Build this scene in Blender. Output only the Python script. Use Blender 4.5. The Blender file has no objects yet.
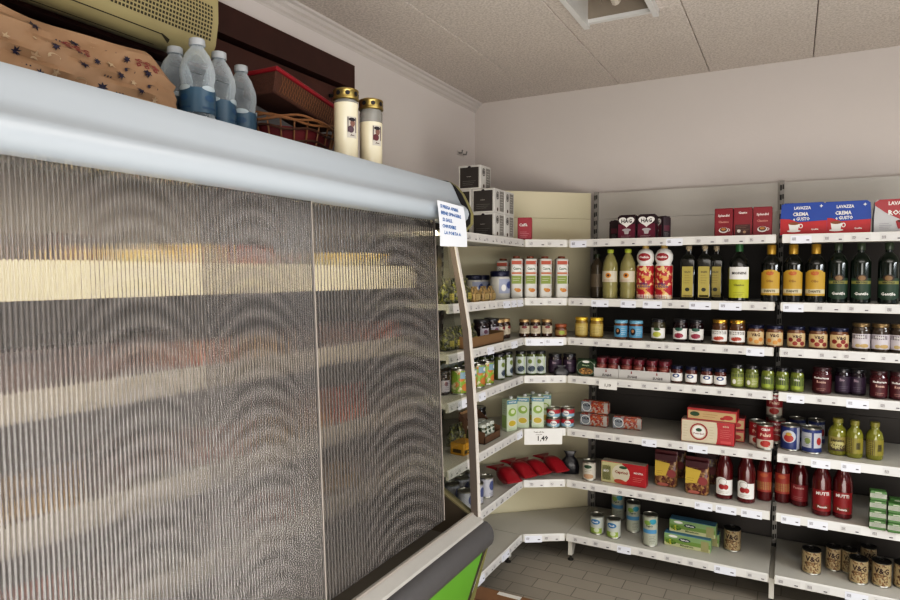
import bpy, bmesh, math, random
from mathutils import Vector, Matrix
random.seed(11)
PI = math.pi
SC = bpy.context.scene
COL = SC.collection
# ------------------------------------------------------------------ camera
FPX, YAW, PIT, ROL, H = 638.37, 0.4928, 0.0405, 0.0018, 1.56
_cy, _sy = math.cos(YAW), math.sin(YAW)
FW = Vector((-_sy*math.cos(PIT), _cy*math.cos(PIT), -math.sin(PIT)))
_R = Vector((_cy, _sy, 0)); _U = _R.cross(FW)
RR = _R*math.cos(ROL) + _U*math.sin(ROL)
UU = -_R*math.sin(ROL) + _U*math.cos(ROL)
CAM = Vector((0, 0, H))
def at(px, py, ax, v):
    """world point where the sight line through photo point (px, py) meets the plane ax = v"""
    d = FW + RR*((px-450)/FPX) - UU*((py-300)/FPX)
    k = 'XYZ'.index(ax)
    return CAM + d*((v-CAM[k])/d[k])
cd = bpy.data.cameras.new('camera'); cam = bpy.data.objects.new('camera', cd); COL.objects.link(cam)
cd.sensor_width = 36; cd.lens = 36*FPX/900; cd.clip_start = .02
mw = Matrix((RR, UU, -FW)).transposed().to_4x4(); mw.translation = CAM; cam.matrix_world = mw
SC.camera = cam
# ------------------------------------------------------------------ materials
MATS = {}
def mat(name, col=(.8,.8,.8), rough=.5, metal=0., trans=0., coat=0., var=.06, scale=30., ior=1.45, bump=0., bscale=200., alpha=1., emis=0.):
    if name in MATS: return MATS[name]
    m = bpy.data.materials.new(name); m.use_nodes = True
    nt = m.node_tree; b = nt.nodes['Principled BSDF']
    b.inputs['Roughness'].default_value = rough; b.inputs['Metallic'].default_value = metal
    b.inputs['Transmission Weight'].default_value = trans; b.inputs['IOR'].default_value = ior
    b.inputs['Coat Weight'].default_value = coat; b.inputs['Coat Roughness'].default_value = .08
    b.inputs['Alpha'].default_value = alpha
    tc = nt.nodes.new('ShaderNodeTexCoord'); n = nt.nodes.new('ShaderNodeTexNoise')
    n.inputs['Scale'].default_value = scale; n.inputs['Detail'].default_value = 4
    nt.links.new(tc.outputs['Object'], n.inputs['Vector'])
    mx = nt.nodes.new('ShaderNodeMix'); mx.data_type = 'RGBA'
    mx.inputs[6].default_value = tuple(max(0, c*(1-var)) for c in col)+(1,)
    mx.inputs[7].default_value = tuple(min(1, c*(1+var)) for c in col)+(1,)
    nt.links.new(n.outputs['Fac'], mx.inputs[0]); nt.links.new(mx.outputs[2], b.inputs['Base Color'])
    if emis:
        nt.links.new(mx.outputs[2], b.inputs['Emission Color']); b.inputs['Emission Strength'].default_value = emis
    if bump:
        n2 = nt.nodes.new('ShaderNodeTexNoise'); n2.inputs['Scale'].default_value = bscale
        nt.links.new(tc.outputs['Object'], n2.inputs['Vector'])
        bp = nt.nodes.new('ShaderNodeBump'); bp.inputs['Strength'].default_value = bump; bp.inputs['Distance'].default_value = .004
        nt.links.new(n2.outputs['Fac'], bp.inputs['Height']); nt.links.new(bp.outputs['Normal'], b.inputs['Normal'])
    MATS[name] = m
    return m
def speckle(name, base, spots, scale=60, thr=.55, rough=.4, detail=2):
    """two colours mixed by a noise threshold: printed food pictures, stickers, packed leaves"""
    if name in MATS: return MATS[name]
    base = tuple(x*.72 for x in base); spots = [tuple(x*.72 for x in s) for s in spots]
    m = mat(name, base, rough); nt = m.node_tree; b = nt.nodes['Principled BSDF']
    prev = b.inputs['Base Color'].links[0].from_socket
    tc = nt.nodes.new('ShaderNodeTexCoord')
    for i, s in enumerate(spots):
        n = nt.nodes.new('ShaderNodeTexNoise'); n.inputs['Scale'].default_value = scale*(1+.37*i); n.inputs['Detail'].default_value = detail
        mp = nt.nodes.new('ShaderNodeMapping'); mp.inputs['Location'].default_value = (i*3.1, i*1.7, i)
        nt.links.new(tc.outputs['Object'], mp.inputs[0]); nt.links.new(mp.outputs[0], n.inputs['Vector'])
        r = nt.nodes.new('ShaderNodeValToRGB'); r.color_ramp.elements[0].position = thr; r.color_ramp.elements[1].position = thr+.03
        nt.links.new(n.outputs['Fac'], r.inputs[0])
        mx = nt.nodes.new('ShaderNodeMix'); mx.data_type = 'RGBA'; mx.inputs[7].default_value = tuple(s)+(1,)
        nt.links.new(r.outputs[0], mx.inputs[0]); nt.links.new(prev, mx.inputs[6]); prev = mx.outputs[2]
    nt.links.new(prev, b.inputs['Base Color'])
    return m
def rgb(h):
    c = [int(h[i:i+2], 16)/255 for i in (0, 2, 4)]
    return tuple(x/12.92 if x < .04045 else ((x+.055)/1.055)**2.4 for x in c)
WHITE = mat('white_print', rgb('cfcdc8'), .45); BLACK = mat('black_print', rgb('17151a'), .4)
# ------------------------------------------------------------------ text outlines
_TXT = {}
def textgeo(s):
    if s in _TXT: return _TXT[s]
    cu = bpy.data.curves.new('lettering', 'FONT'); cu.body = s; cu.align_x = 'CENTER'; cu.resolution_u = 1; cu.fill_mode = 'FRONT'; cu.offset = .03
    o = bpy.data.objects.new('lettering', cu); COL.objects.link(o)
    dg = bpy.context.evaluated_depsgraph_get(); ev = o.evaluated_get(dg); me = ev.to_mesh()
    vs = [(v.co.x, v.co.y) for v in me.vertices]; fs = [tuple(p.vertices) for p in me.polygons]
    ev.to_mesh_clear(); bpy.data.objects.remove(o); bpy.data.curves.remove(cu)
    if vs:
        x0 = min(v[0] for v in vs); x1 = max(v[0] for v in vs); y0 = min(v[1] for v in vs); y1 = max(v[1] for v in vs)
        hh = max(y1-y0, .3)
        vs = [((x-(x0+x1)/2)/hh, (y-(y0+y1)/2)/hh) for x, y in vs]
    _TXT[s] = (vs, fs)
    return _TXT[s]
# ------------------------------------------------------------------ mesh builder
class Cyl:            # printing surface: vertical cylinder, u runs round from the front (-Y)
    def __init__(s, r, a=0, cx=0, cy=0): s.r, s.a, s.cx, s.cy = r, a, cx, cy
    def __call__(s, u, v, o):
        t = s.a + u/s.r
        return (s.cx+(s.r+o)*math.sin(t), s.cy-(s.r+o)*math.cos(t), v)
class Flat:           # vertical plane facing -Y (or turned by rz)
    def __init__(s, d, rz=0): s.d, s.c, s.s = d, math.cos(rz), math.sin(rz)
    def __call__(s, u, v, o):
        x, y = u, -(s.d+o)
        return (x*s.c-y*s.s, x*s.s+y*s.c, v)
class Func:
    def __init__(s, f): s.f = f
    def __call__(s, u, v, o): return s.f(u, v, o)
class MB:
    def __init__(s): s.v, s.f, s.mi, s.sm, s.mats = [], [], [], [], []
    def m(s, mt):
        if mt not in s.mats: s.mats.append(mt)
        return s.mats.index(mt)
    def add(s, vs, fs, mt, smooth=False, xf=None):
        b = len(s.v); k = s.m(mt)
        s.v += [tuple(xf @ Vector(v)) if xf else tuple(v) for v in vs]
        for f in fs: s.f.append(tuple(b+i for i in f)); s.mi.append(k); s.sm.append(smooth)
        return s
    def box(s, x0, y0, z0, x1, y1, z1, mt, xf=None):
        vs = [(x, y, z) for x in (x0, x1) for y in (y0, y1) for z in (z0, z1)]
        return s.add(vs, [(0,1,3,2),(4,6,7,5),(0,4,5,1),(2,3,7,6),(0,2,6,4),(1,5,7,3)], mt, False, xf)
    def cbox(s, x0, y0, z0, x1, y1, z1, mt, c=.003, xf=None, seg=1):
        bm = bmesh.new(); bmesh.ops.create_cube(bm, size=1)
        for v in bm.verts: v.co = Vector(((x0+x1)/2+v.co.x*(x1-x0), (y0+y1)/2+v.co.y*(y1-y0), (z0+z1)/2+v.co.z*(z1-z0)))
        bmesh.ops.bevel(bm, geom=bm.edges[:], offset=c, segments=seg, affect='EDGES')
        bm.verts.index_update()
        s.add([v.co.copy() for v in bm.verts], [tuple(v.index for v in f.verts) for f in bm.faces], mt, seg > 1, xf); bm.free()
        return s
    def lathe(s, prof, mt, n=20, cx=0, cy=0, smooth=True, xf=None, sx=1, sy=1):
        vs, fs = [], []
        for r, z in prof:
            for i in range(n):
                a = 2*PI*i/n; vs.append((cx+r*sx*math.sin(a), cy-r*sy*math.cos(a), z))
        for j in range(len(prof)-1):
            for i in range(n):
                k = (i+1) % n; fs.append((j*n+i, j*n+k, (j+1)*n+k, (j+1)*n+i))
        if prof[0][0] > 0: fs.append(tuple(range(n))[::-1])
        if prof[-1][0] > 0: fs.append(tuple((len(prof)-1)*n+i for i in range(n)))
        return s.add(vs, fs, mt, smooth, xf)
    def loft(s, prof, mt, n=24, e=4., smooth=True, xf=None):
        """superellipse sections (hx, hy, z)"""
        vs, fs = [], []
        for hx, hy, z in prof:
            for i in range(n):
                a = 2*PI*i/n; c, q = math.sin(a), -math.cos(a)
                vs.append((hx*math.copysign(abs(c)**(2/e), c), hy*math.copysign(abs(q)**(2/e), q), z))
        for j in range(len(prof)-1):
            for i in range(n):
                k = (i+1) % n; fs.append((j*n+i, j*n+k, (j+1)*n+k, (j+1)*n+i))
        fs.append(tuple(range(n))[::-1]); fs.append(tuple((len(prof)-1)*n+i for i in range(n)))
        return s.add(vs, fs, mt, smooth, xf)
    def prism(s, pts, a0, a1, mt, axis='Y', smooth=False):
        """closed outline pts extruded along an axis: 'Y' -> pts are (x,z); 'X' -> (y,z); 'Z' -> (x,y)"""
        n = len(pts)
        mk = {'Y': lambda p, a: (p[0], a, p[1]), 'X': lambda p, a: (a, p[0], p[1]), 'Z': lambda p, a: (p[0], p[1], a)}[axis]
        vs = [mk(p, a0) for p in pts]+[mk(p, a1) for p in pts]
        s.add(vs, [(i, (i+1) % n, n+(i+1) % n, n+i) for i in range(n)], mt, smooth)
        b = len(s.v)-2*n; k = s.m(mt)
        s.f += [tuple(b+i for i in range(n))[::-1], tuple(b+n+i for i in range(n))]; s.mi += [k, k]; s.sm += [False, False]
        return s
    def tube(s, pts, r, mt, n=8, closed=False):
        pts = [Vector(p) for p in pts]; vs, fs = [], []; N = len(pts)
        for i, p in enumerate(pts):
            if closed: t = pts[(i+1) % N]-pts[i-1]
            else: t = pts[min(i+1, N-1)]-pts[max(i-1, 0)]
            t.normalize(); u = t.cross(Vector((0, 0, 1)))
            if u.length < .05: u = t.cross(Vector((1, 0, 0)))
            u.normalize(); w = t.cross(u)
            rr = r[i] if isinstance(r, (list, tuple)) else r
            for k in range(n): a = 2*PI*k/n; vs.append(p+u*rr*math.cos(a)+w*rr*math.sin(a))
        for i in range(N if closed else N-1):
            j = (i+1) % N
            for k in range(n): q = (k+1) % n; fs.append((i*n+k, i*n+q, j*n+q, j*n+k))
        if not closed: fs += [tuple(range(n)), tuple((N-1)*n+k for k in range(n))[::-1]]
        return s.add(vs, fs, mt, True)
    # printed graphics on a surface S
    def rect(s, S, u0, v0, u1, v1, mt, o=.0006):
        n = max(1, int(abs(u1-u0)/.008)) if isinstance(S, (Cyl, Func)) else 1
        vs = []
        for i in range(n+1):
            u = u0+(u1-u0)*i/n; vs += [S(u, v0, o), S(u, v1, o)]
        return s.add(vs, [(2*i, 2*i+2, 2*i+3, 2*i+1) for i in range(n)], mt, True)
    def poly(s, S, pts, mt, o=.0008): return s.add([S(u, v, o) for u, v in pts], [tuple(range(len(pts)))], mt)
    def oval(s, S, uc, vc, ru, rv, mt, o=.0008, n=14):
        K = 3 if isinstance(S, (Cyl, Func)) else 1
        vs = [S(uc, vc, o)]+[S(uc+ru*k/K*math.cos(2*PI*i/n), vc+rv*k/K*math.sin(2*PI*i/n), o) for k in range(1, K+1) for i in range(n)]
        fs = [(0, i+1, (i+1) % n+1) for i in range(n)]
        for k in range(1, K): fs += [((k-1)*n+i+1, k*n+i+1, k*n+(i+1) % n+1, (k-1)*n+(i+1) % n+1) for i in range(n)]
        return s.add(vs, fs, mt)
    def ring(s, S, uc, vc, ru, rv, w, mt, o=.001, n=18):
        vs = []
        for i in range(n):
            a = 2*PI*i/n; vs += [S(uc+ru*math.cos(a), vc+rv*math.sin(a), o), S(uc+(ru-w)*math.cos(a), vc+(rv-w)*math.sin(a), o)]
        return s.add(vs, [(2*i, (2*i+2) % (2*n), (2*i+3) % (2*n), 2*i+1) for i in range(n)], mt)
    def text(s, S, t, uc, vc, h, mt, maxw=None, o=.0012, rot=0):
        vs, fs = textgeo(t)
        if not vs: return s
        w = max(v[0] for v in vs)*2*h; kx = 1
        if maxw and w > maxw: kx = maxw/w
        c, q = math.cos(rot), math.sin(rot)
        return s.add([S(uc+(x*h*kx)*c-(y*h)*q, vc+(x*h*kx)*q+(y*h)*c, o) for x, y in vs], fs, mt)
    def star(s, S, uc, vc, r, mt, o=.0015, n=7, rot=0, inner=.4):
        pts = [(uc+r*(1 if i % 2 == 0 else inner)*math.cos(PI*i/n+rot), vc+r*(1 if i % 2 == 0 else inner)*math.sin(PI*i/n+rot)) for i in range(2*n)]
        return s.add([S(uc, vc, o)]+[S(u, v, o) for u, v in pts], [(0, i+1, (i+1) % (2*n)+1) for i in range(2*n)], mt)
    def build(s, name, parent=None, loc=None):
        me = bpy.data.meshes.new(name); me.from_pydata(s.v, [], s.f)
        for m in s.mats: me.materials.append(m)
        me.polygons.foreach_set('material_index', s.mi); me.polygons.foreach_set('use_smooth', s.sm)
        me.validate(); me.update()
        bm = bmesh.new(); bm.from_mesh(me); 
        if any(s.sm):
            for e in bm.edges:
                if len(e.link_faces) == 2 and e.calc_face_angle(0) > .7: e.smooth = False
        bm.to_mesh(me); bm.free()
        o = bpy.data.objects.new(name, me); COL.objects.link(o)
        if parent is not None: o.parent = parent
        if loc: o.location = loc
        return o
def tag(o, label=None, cat=None, group=None, kind=None):
    if label: o['label'] = label
    if cat: o['category'] = cat
    if group: o['group'] = group
    if kind: o['kind'] = kind
    return o
def empty(name, loc=(0, 0, 0), rz=0):
    o = bpy.data.objects.new(name, None); o.empty_display_size = .05; COL.objects.link(o); o.location = loc; o.rotation_euler = (0, 0, rz)
    return o
def struct(mb, name): return tag(mb.build(name), kind='structure')
def kids(o): return [c for c in KIDS.get(o.name, [])]
KIDS = {}
def index_kids(root):
    allo = [o for o in bpy.data.objects if o.parent is not None]
    def rec(o):
        KIDS[o.name] = [c for c in allo if c.parent == o]
        for c in KIDS[o.name]: rec(c)
    rec(root)
def copy_tree(o, parent=None):
    c = o.copy(); COL.objects.link(c)
    if parent is not None: c.parent = parent
    for ch in kids(o): copy_tree(ch, c)
    return c
# each kind: builder function -> root; place() uses the built one first, then copies
KIND, USED = {}, set()
def place(kind, x, y, z, label, cat, group=None, rz=0., scale=1., tilt=None):
    if kind not in KIND:
        KIND[kind] = BUILDERS[kind](); index_kids(KIND[kind]); o = KIND[kind]
    else: o = copy_tree(KIND[kind])
    o.location = (x, y, z); o.rotation_euler = tilt or (0, 0, rz); o.scale = (scale,)*3 if not isinstance(scale, tuple) else scale
    tag(o, label, cat, group)
    return o
BUILDERS = {}
def kind(f): BUILDERS[f.__name__] = f; return f
# ------------------------------------------------------------------ product kinds (origin at the base centre, front faces -Y)
def mute(c, s=.96, v=.66):
    l = .3*c[0]+.59*c[1]+.11*c[2]
    return tuple((l+(x-l)*s)*v for x in c)
C = lambda h, **k: mat('c_'+h+''.join(f'{a}{b}' for a, b in k.items()), mute(rgb(h)), **k)
GOLD = mat('gold_lid', rgb('b08a3c'), .25, .9); STEEL = mat('tin_steel', rgb('a5a49c'), .28, .95); DARKLID = mat('dark_lid', rgb('1c1a1e'), .3, .3, coat=.4)
def jar(name, r, h, body, lid, graphics=None, lidh=.014, label=None, lz=(.18, .72), neck=.86, n=20, span=1.25, lidr=.95):
    t = empty(name)
    zb = h-lidh
    b = MB().lathe([(r*.8, 0), (r*.97, .003), (r, .01), (r, zb*.8), (r*.96, zb*.88), (r*neck, zb*.95), (r*neck, zb)], body, n)
    b.build('glass_body', t)
    l = MB().lathe([(r*lidr, zb-.002), (r*lidr*1.01, zb), (r*lidr*1.01, h-.003), (r*lidr*.96, h), (r*lidr*.8, h-.001), (0, h-.001)], lid, n)
    l.build('lid', t)
    if label:
        S = Cyl(r*1.004); g = MB(); z0, z1 = zb*lz[0], zb*lz[1]
        g.rect(S, -r*span, z0, r*span, z1, label)
        if graphics: graphics(g, S, z0, z1, r)
        g.build('label', t)
    return t
def can(name, r, h, skin, graphics=None, rings=True, top=STEEL, n=22):
    t = empty(name)
    b = MB().lathe([(r*.96, 0), (r*1.02, .001), (r*1.02, .004), (r*.985, .006)], STEEL, n)
    b.lathe([(r*.985, h-.006), (r*1.02, h-.004), (r*1.02, h), (r*.95, h), (r*.93, h-.004), (0, h-.004)], top, n)
    pr = [(r*.985, .006)]
    pr += [(r*.99, h-.006)]
    b.lathe(pr, STEEL, n)
    b.build('tin_body', t)
    g = MB(); g.lathe([(r*.999, .007), (r*.999, h-.007)], skin, n)
    g.f = g.f[:n]; g.mi = g.mi[:n]; g.sm = g.sm[:n]
    if graphics: graphics(g, Cyl(r), .007, h-.007, r)
    g.build('paper_label', t)
    tb = MB().ring(Func(lambda u, v, o: (u, v, h-.003+o)), 0, r*.35, r*.25, r*.3, r*.08, STEEL); tb.build('ring_pull', t)
    return t
def bottle(name, prof, body, capprof, cap, label=None, graphics=None, lr=.04, lz=(.05, .15), span=1.3, n=20, sleeve=None):
    t = empty(name)
    MB().lathe(prof, body, n).build('glass_body', t)
    MB().lathe(capprof, cap, n).build('cap', t)
    if label:
        S = Cyl(lr); g = MB().rect(S, -lr*span, lz[0], lr*span, lz[1], label)
        if graphics: graphics(g, S, lz[0], lz[1], lr)
        g.build('label', t)
    return t
def carton(name, w, d, h, skin, graphics=None, c=.0025, flap=None, side=None):
    t = empty(name)
    MB().cbox(-w/2, -d/2, 0, w/2, d/2, h, skin, c).build('carton_body', t)
    g = MB()
    if graphics: graphics(g, Flat(d/2), w, h)
    if side: side(g, Flat(w/2, PI/2), d, h); side(g, Flat(w/2, -PI/2), d, h)
    if g.v: g.build('front_print', t)
    f = MB().box(-w/2+.002, -d/2+.002, h-.0005, w/2-.002, -d*.02, h+.0008, flap or skin)
    f.box(-w/2+.002, d*.02, h-.0005, w/2-.002, d/2-.002, h+.0008, flap or skin); f.build('top_flap', t)
    return t
def barcode(g, S, u, v, w, h, ink=BLACK):
    for i in range(7): g.rect(S, u+w*i/7, v, u+w*(i+.45+.2*(i % 2))/7, v+h, ink, .0012)
def fineprint(g, S, u0, u1, v0, v1, n, ink):
    for i in range(n):
        v = v0+(v1-v0)*(i+.5)/n; k = .75+.25*((i*7) % 3)/2
        g.rect(S, u0, v-.0006, u0+(u1-u0)*k, v+.0006, ink, .001)
# --- top shelf
@kind
def hag_pack():
    dk, mg, gr, ink = C('30121c', rough=.35), C('6d1f38', rough=.3), C('b9b6b6'), BLACK
    t = empty('coffee_pack'); w, d, h = .094, .06, .122
    MB().cbox(-w/2, -d/2, 0, w/2, d/2, h, dk, .006, seg=2).build('pack_body', t)
    S = Flat(d/2); g = MB().rect(S, -w*.46, .005, w*.46, h*.62, mg)
    pts = []
    for i in range(28):
        a = 2*PI*i/28; x = 16*math.sin(a)**3; y = 13*math.cos(a)-5*math.cos(2*a)-2*math.cos(3*a)-math.cos(4*a)
        pts.append((x/16*w*.43, h*.73+y/16*h*.25))
    g.add([S(0, h*.72, .001)]+[S(u, v, .001) for u, v in pts], [(0, i+1, (i+1) % 28+1) for i in range(28)], WHITE)
    g.text(S, 'HAG', 0, h*.75, .02, ink, w*.6, .002)
    g.oval(S, 0, h*.38, w*.24, h*.06, gr); g.poly(S, [(-w*.15, h*.36), (-w*.1, h*.2), (w*.1, h*.2), (w*.15, h*.36)], gr); fineprint(g, S, -w*.3, w*.3, h*.06, h*.15, 2, gr)
    for sgn in (1, -1):
        Q = Flat(w/2, sgn*PI/2); g.rect(Q, -d*.3, h*.35, d*.3, h*.6, mg); fineprint(g, Q, -d*.25, d*.25, h*.1, h*.3, 4, gr)
    g.build('front_print', t); MB().box(-w*.4, -.004, h-.001, w*.4, .004, h+.004, dk).build('top_fold', t)
    return t
def red_coffee(nm, back):
    rd = C('8e1526', rough=.35)
    def gr(g, S, w, h):
        if back:
            g.rect(S, -w*.4, h*.05, w*.4, h*.42, C('4a1c18')); g.text(S, 'Gusto', 0, h*.83, .012, WHITE, w*.5); fineprint(g, S, -w*.35, w*.35, h*.1, h*.4, 5, C('a9896a')); g.oval(S, -w*.2, h*.2, .008, .008, WHITE); g.oval(S, w*.1, h*.16, .007, .007, C('c4a07a'))
        else:
            g.text(S, 'Splendid', 0, h*.74, .015, WHITE, w*.72); g.text(S, 'Classico', 0, h*.53, .011, C('d79a8a'), w*.6)
            g.oval(S, 0, h*.24, w*.26, h*.1, WHITE); g.oval(S, 0, h*.26, w*.2, h*.075, C('5a2a12'), .0012); g.oval(S, 0, h*.27, w*.13, h*.045, C('c98a3a'), .0016); g.ring(S, w*.28, h*.24, w*.08, h*.05, w*.03, WHITE)
    t = carton('coffee_carton', .082, .055, .138, rd, gr)
    return t
@kind
def splendid(): return red_coffee('a', False)
@kind
def splendid_back(): return red_coffee('b', True)
def brick_coffee(kind_):
    w, d, h = (.186, .07, .148)
    t = empty('coffee_brick')
    blue, red, gy = C('0a46a6', rough=.45), C('c0101c', rough=.45), C('c3c4c6', rough=.4)
    main = blue if kind_ == 'blue' else gy
    b = MB()
    pr = [(-w/2, 0), (w/2, 0), (w/2+.002, h*.5), (w/2-.002, h*.93), (w*.42, h), (-w*.42, h*.985), (-w/2+.004, h*.95), (-w/2-.001, h*.45)]
    b.prism(pr, -d/2, d/2, main); b.build('pack_body', t)
    S = Flat(d/2); g = MB()
    if kind_ == 'blue':
        g.poly(S, [(-w/2, .002), (w/2, .002), (w/2+.001, h*.44), (w*.2, h*.42), (-w*.1, h*.4), (-w*.3, h*.5), (-w/2, h*.52)], red)
        g.text(S, 'LAVAZZA', -w*.02, h*.84, .014, WHITE, w*.36); g.text(S, 'CREMA', -w*.06, h*.65, .017, WHITE, w*.34, .002); g.text(S, 'e GUSTO', -w*.04, h*.5, .016, WHITE, w*.36, .002)
        g.oval(S, -w*.2, h*.13, w*.15, h*.035, WHITE, .0012); g.poly(S, [(-w*.32, h*.36), (-w*.29, h*.14), (-w*.11, h*.14), (-w*.08, h*.36)], WHITE, .0014); g.oval(S, -w*.2, h*.36, w*.12, h*.045, C('8a4a1c'), .0018); g.ring(S, -w*.05, h*.28, w*.045, h*.07, w*.02, WHITE, .0014)
        g.text(S, 'Qualita', w*.25, h*.17, .009, WHITE, w*.3)
        g.star(S, w*.38, h*.88, .008, WHITE, n=4)
    else:
        g.poly(S, [(-w/2, h*.9), (-w*.4, h*.99), (w*.42, h), (w/2, h*.92), (w/2, h*.5), (w*.2, h*.42), (0, h*.4), (-w*.28, h*.6), (-w/2+.002, h*.82)], C('a81a26', rough=.3))
        g.text(S, 'LAVAZZA', 0, h*.87, .016, WHITE, w*.45); g.text(S, 'ROSSA', 0, h*.6, .022, WHITE, w*.5, .002)
        g.oval(S, w*.05, h*.33, w*.13, h*.06, C('a81a26'), .0012); g.poly(S, [(-w*.08, h*.33), (-w*.03, h*.12), (w*.13, h*.12), (w*.18, h*.33)], C('a81a26'), .0014); g.oval(S, w*.05, h*.34, w*.1, h*.04, C('4a2210'), .0018)
        fineprint(g, S, -w*.4, -w*.15, h*.1, h*.3, 4, C('7a7a7e'))
    g.build('front_print', t)
    MB().box(-w*.42, -.006, h-.004, w*.42, .012, h+.003, main).build('top_fold', t)
    return t
@kind
def crema(): return brick_coffee('blue')
@kind
def rossa(): return brick_coffee('red')
@kind
def capsule_box():
    w, d, h = .121, .121, .116
    wt, dk, gr = C('d9d7d2'), C('3c3734', rough=.6), C('8c8984')
    def f(g, S, w, h):
        g.rect(S, -w*.42, h*.06, w*.42, h*.92, dk); fineprint(g, S, -w*.12, w*.15, h*.5, h*.56, 1, WHITE); fineprint(g, S, -w*.3, w*.3, h*.15, h*.38, 3, gr); g.oval(S, 0, h*.93, w*.07, h*.05, BLACK)
    def sd(g, S, w, h):
        g.rect(S, w*.02, h*.08, w*.42, h*.92, gr); g.oval(S, -w*.2, h*.72, w*.13, h*.17, BLACK, .001); g.ring(S, -w*.2, h*.72, w*.09, h*.12, w*.02, WHITE, .0016); g.oval(S, -w*.2, h*.14, w*.07, h*.08, C('4a2a20'), .001); fineprint(g, S, w*.07, w*.38, h*.2, h*.85, 6, WHITE)
    t = carton('capsule_box', w, d, h, wt, f, side=sd)
    return t
@kind
def pink_carton():
    def f(g, S, w, h): g.text(S, 'Caffè', -w*.1, h*.68, .016, WHITE, w*.6); fineprint(g, S, -w*.35, w*.3, h*.1, h*.4, 4, C('e6b0b4'))
    return carton('coffee_carton', .075, .05, .12, C('a92a3c', rough=.4), f)
# --- second shelf: oils
def oilprof(r, h, sh=.68, nk=.34): return [(r*.85, 0), (r, .006), (r, h*sh), (r*.96, h*(sh+.04)), (r*.7, h*(sh+.12)), (r*nk, h*(sh+.18)), (r*nk, h*.93)]
@kind
def seed_oil():
    r, h = .041, .262; oil = mat('pale_oil', rgb('b5ad74'), .08, trans=.55, ior=1.3, coat=.3)
    pr = [(r*.85, 0), (r, .006), (r*.95, h*.12), (r, h*.18), (r*.95, h*.26), (r, h*.32), (r, h*.6), (r*.9, h*.72), (r*.6, h*.84), (r*.36, h*.9), (r*.36, h*.93)]
    def gr(g, S, a, b, r):
        g.oval(S, 0, a+(b-a)*.6, r*.35, r*.32, C('d98a14')); g.oval(S, 0, a+(b-a)*.6, r*.16, r*.15, C('4a2a12'), .0012); fineprint(g, S, -r*.7, r*.7, a+.002, a+.014, 2, C('b03020'))
    return bottle('seed_oil_bottle', pr, oil, [(r*.42, h*.92), (r*.42, h*.985), (r*.3, h), (0, h)], C('b7c62c', rough=.35), C('d8cfb8'), gr, r*1.01, (h*.34, h*.56), 1.2)
@kind
def old_oil():
    r, h = .036, .24; return bottle('seed_oil_bottle', oilprof(r, h, .7), C('4b4030', rough=.2), [(r*.4, h*.92), (r*.42, h*.985), (r*.3, h), (0, h)], C('2e3a18'), C('6a5c48'), None, r*1.01, (h*.25, h*.55))
@kind
def peanut_oil():
    r, h = .044, .278
    red = speckle('peanut_sleeve', rgb('b22432'), [rgb('d9a050'), rgb('e9c890')], 30, .56)
    t = bottle('sleeved_oil_bottle', [(r*.85, 0), (r, .006), (r, h*.62), (r*.8, h*.66), (r*1.0, h*.74), (r*1.0, h*.82), (r*.75, h*.9), (r*.34, h*.94), (r*.34, h*.95)], WHITE, [(r*.38, h*.94), (r*.38, h*.99), (r*.3, h), (0, h)], C('c2a45c', rough=.3), red,
        lambda g, S, a, b, r: (g.rect(S, -r*1.2, a, r*1.2, a+.02, WHITE), g.text(S, 'Olio', 0, (a+b)*.45, .018, C('2a2c7c'), r*1.4), g.text(S, 'di Arachide', 0, (a+b)*.38, .012, C('2a2c7c'), r*1.5), g.oval(S, 0, a+.06, r*.7, .016, C('dca050')), fineprint(g, S, -r*.6, r*.7, a+.004, a+.014, 2, BLACK)), r*1.01, (.006, h*.62), 1.45)
    g = MB(); S = Cyl(r*1.02); g.oval(S, 0, h*.78, r*.75, .02, C('a01c28')); g.text(S, 'Oleificio', 0, h*.78, .012, WHITE, r*1.2); g.build('neck_badge', t)
    return t
@kind
def square_oil():
    w, h = .036, .272
    t = empty('square_oil_bottle'); gl = mat('dark_glass', rgb('0d0f0a'), .12, coat=.6)
    MB().loft([(w*.95, w*.95, 0), (w, w, .005), (w, w, h*.72), (w*.8, w*.8, h*.79), (w*.38, w*.38, h*.85), (w*.36, w*.36, h*.93)], gl, e=7).build('glass_body', t)
    MB().lathe([(w*.4, h*.9), (w*.42, h*.99), (w*.38, h), (0, h)], C('b9a98c', rough=.35), 16).build('cap', t)
    S = Flat(w); g = MB().rect(S, -w*.72, h*.06, w*.72, h*.62, C('b7a650')); g.text(S, 'OLIO', 0, h*.52, .01, BLACK, w); fineprint(g, S, -w*.4, w*.45, h*.3, h*.48, 4, C('5a4a1c')); g.oval(S, 0, h*.2, w*.3, h*.035, C('2a2a14')); g.rect(S, -w*.6, h*.07, w*.6, h*.1, C('6a5a24'))
    g.build('label', t); return t
@kind
def round_oil():
    r, h = .05, .285; gl = mat('dark_glass', rgb('0d0f0a'), .12, coat=.6)
    pr = [(r*.8, 0), (r*.95, .006), (r, h*.3), (r*1.0, h*.55), (r*.85, h*.68), (r*.5, h*.78), (r*.3, h*.83), (r*.3, h*.92)]
    def gr(g, S, a, b, r):
        g.rect(S, -r*.95, a+(b-a)*.6, r*.95, b, WHITE, .001); g.text(S, 'MONINI', 0, a+(b-a)*.8, .014, BLACK, r*1.5, .002); g.text(S, 'Classico', 0, a+(b-a)*.42, .011, C('5c5a14'), r); fineprint(g, S, -r*.5, r*.5, a+.006, a+.03, 3, C('6a6814'))
    return bottle('olive_oil_bottle', pr, gl, [(r*.34, h*.84), (r*.36, h*.86), (r*.34, h*.99), (r*.28, h), (0, h)], C('2c6a38', rough=.35), C('c3c428'), gr, r*1.01, (h*.06, h*.58), 1.0, n=24)
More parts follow.
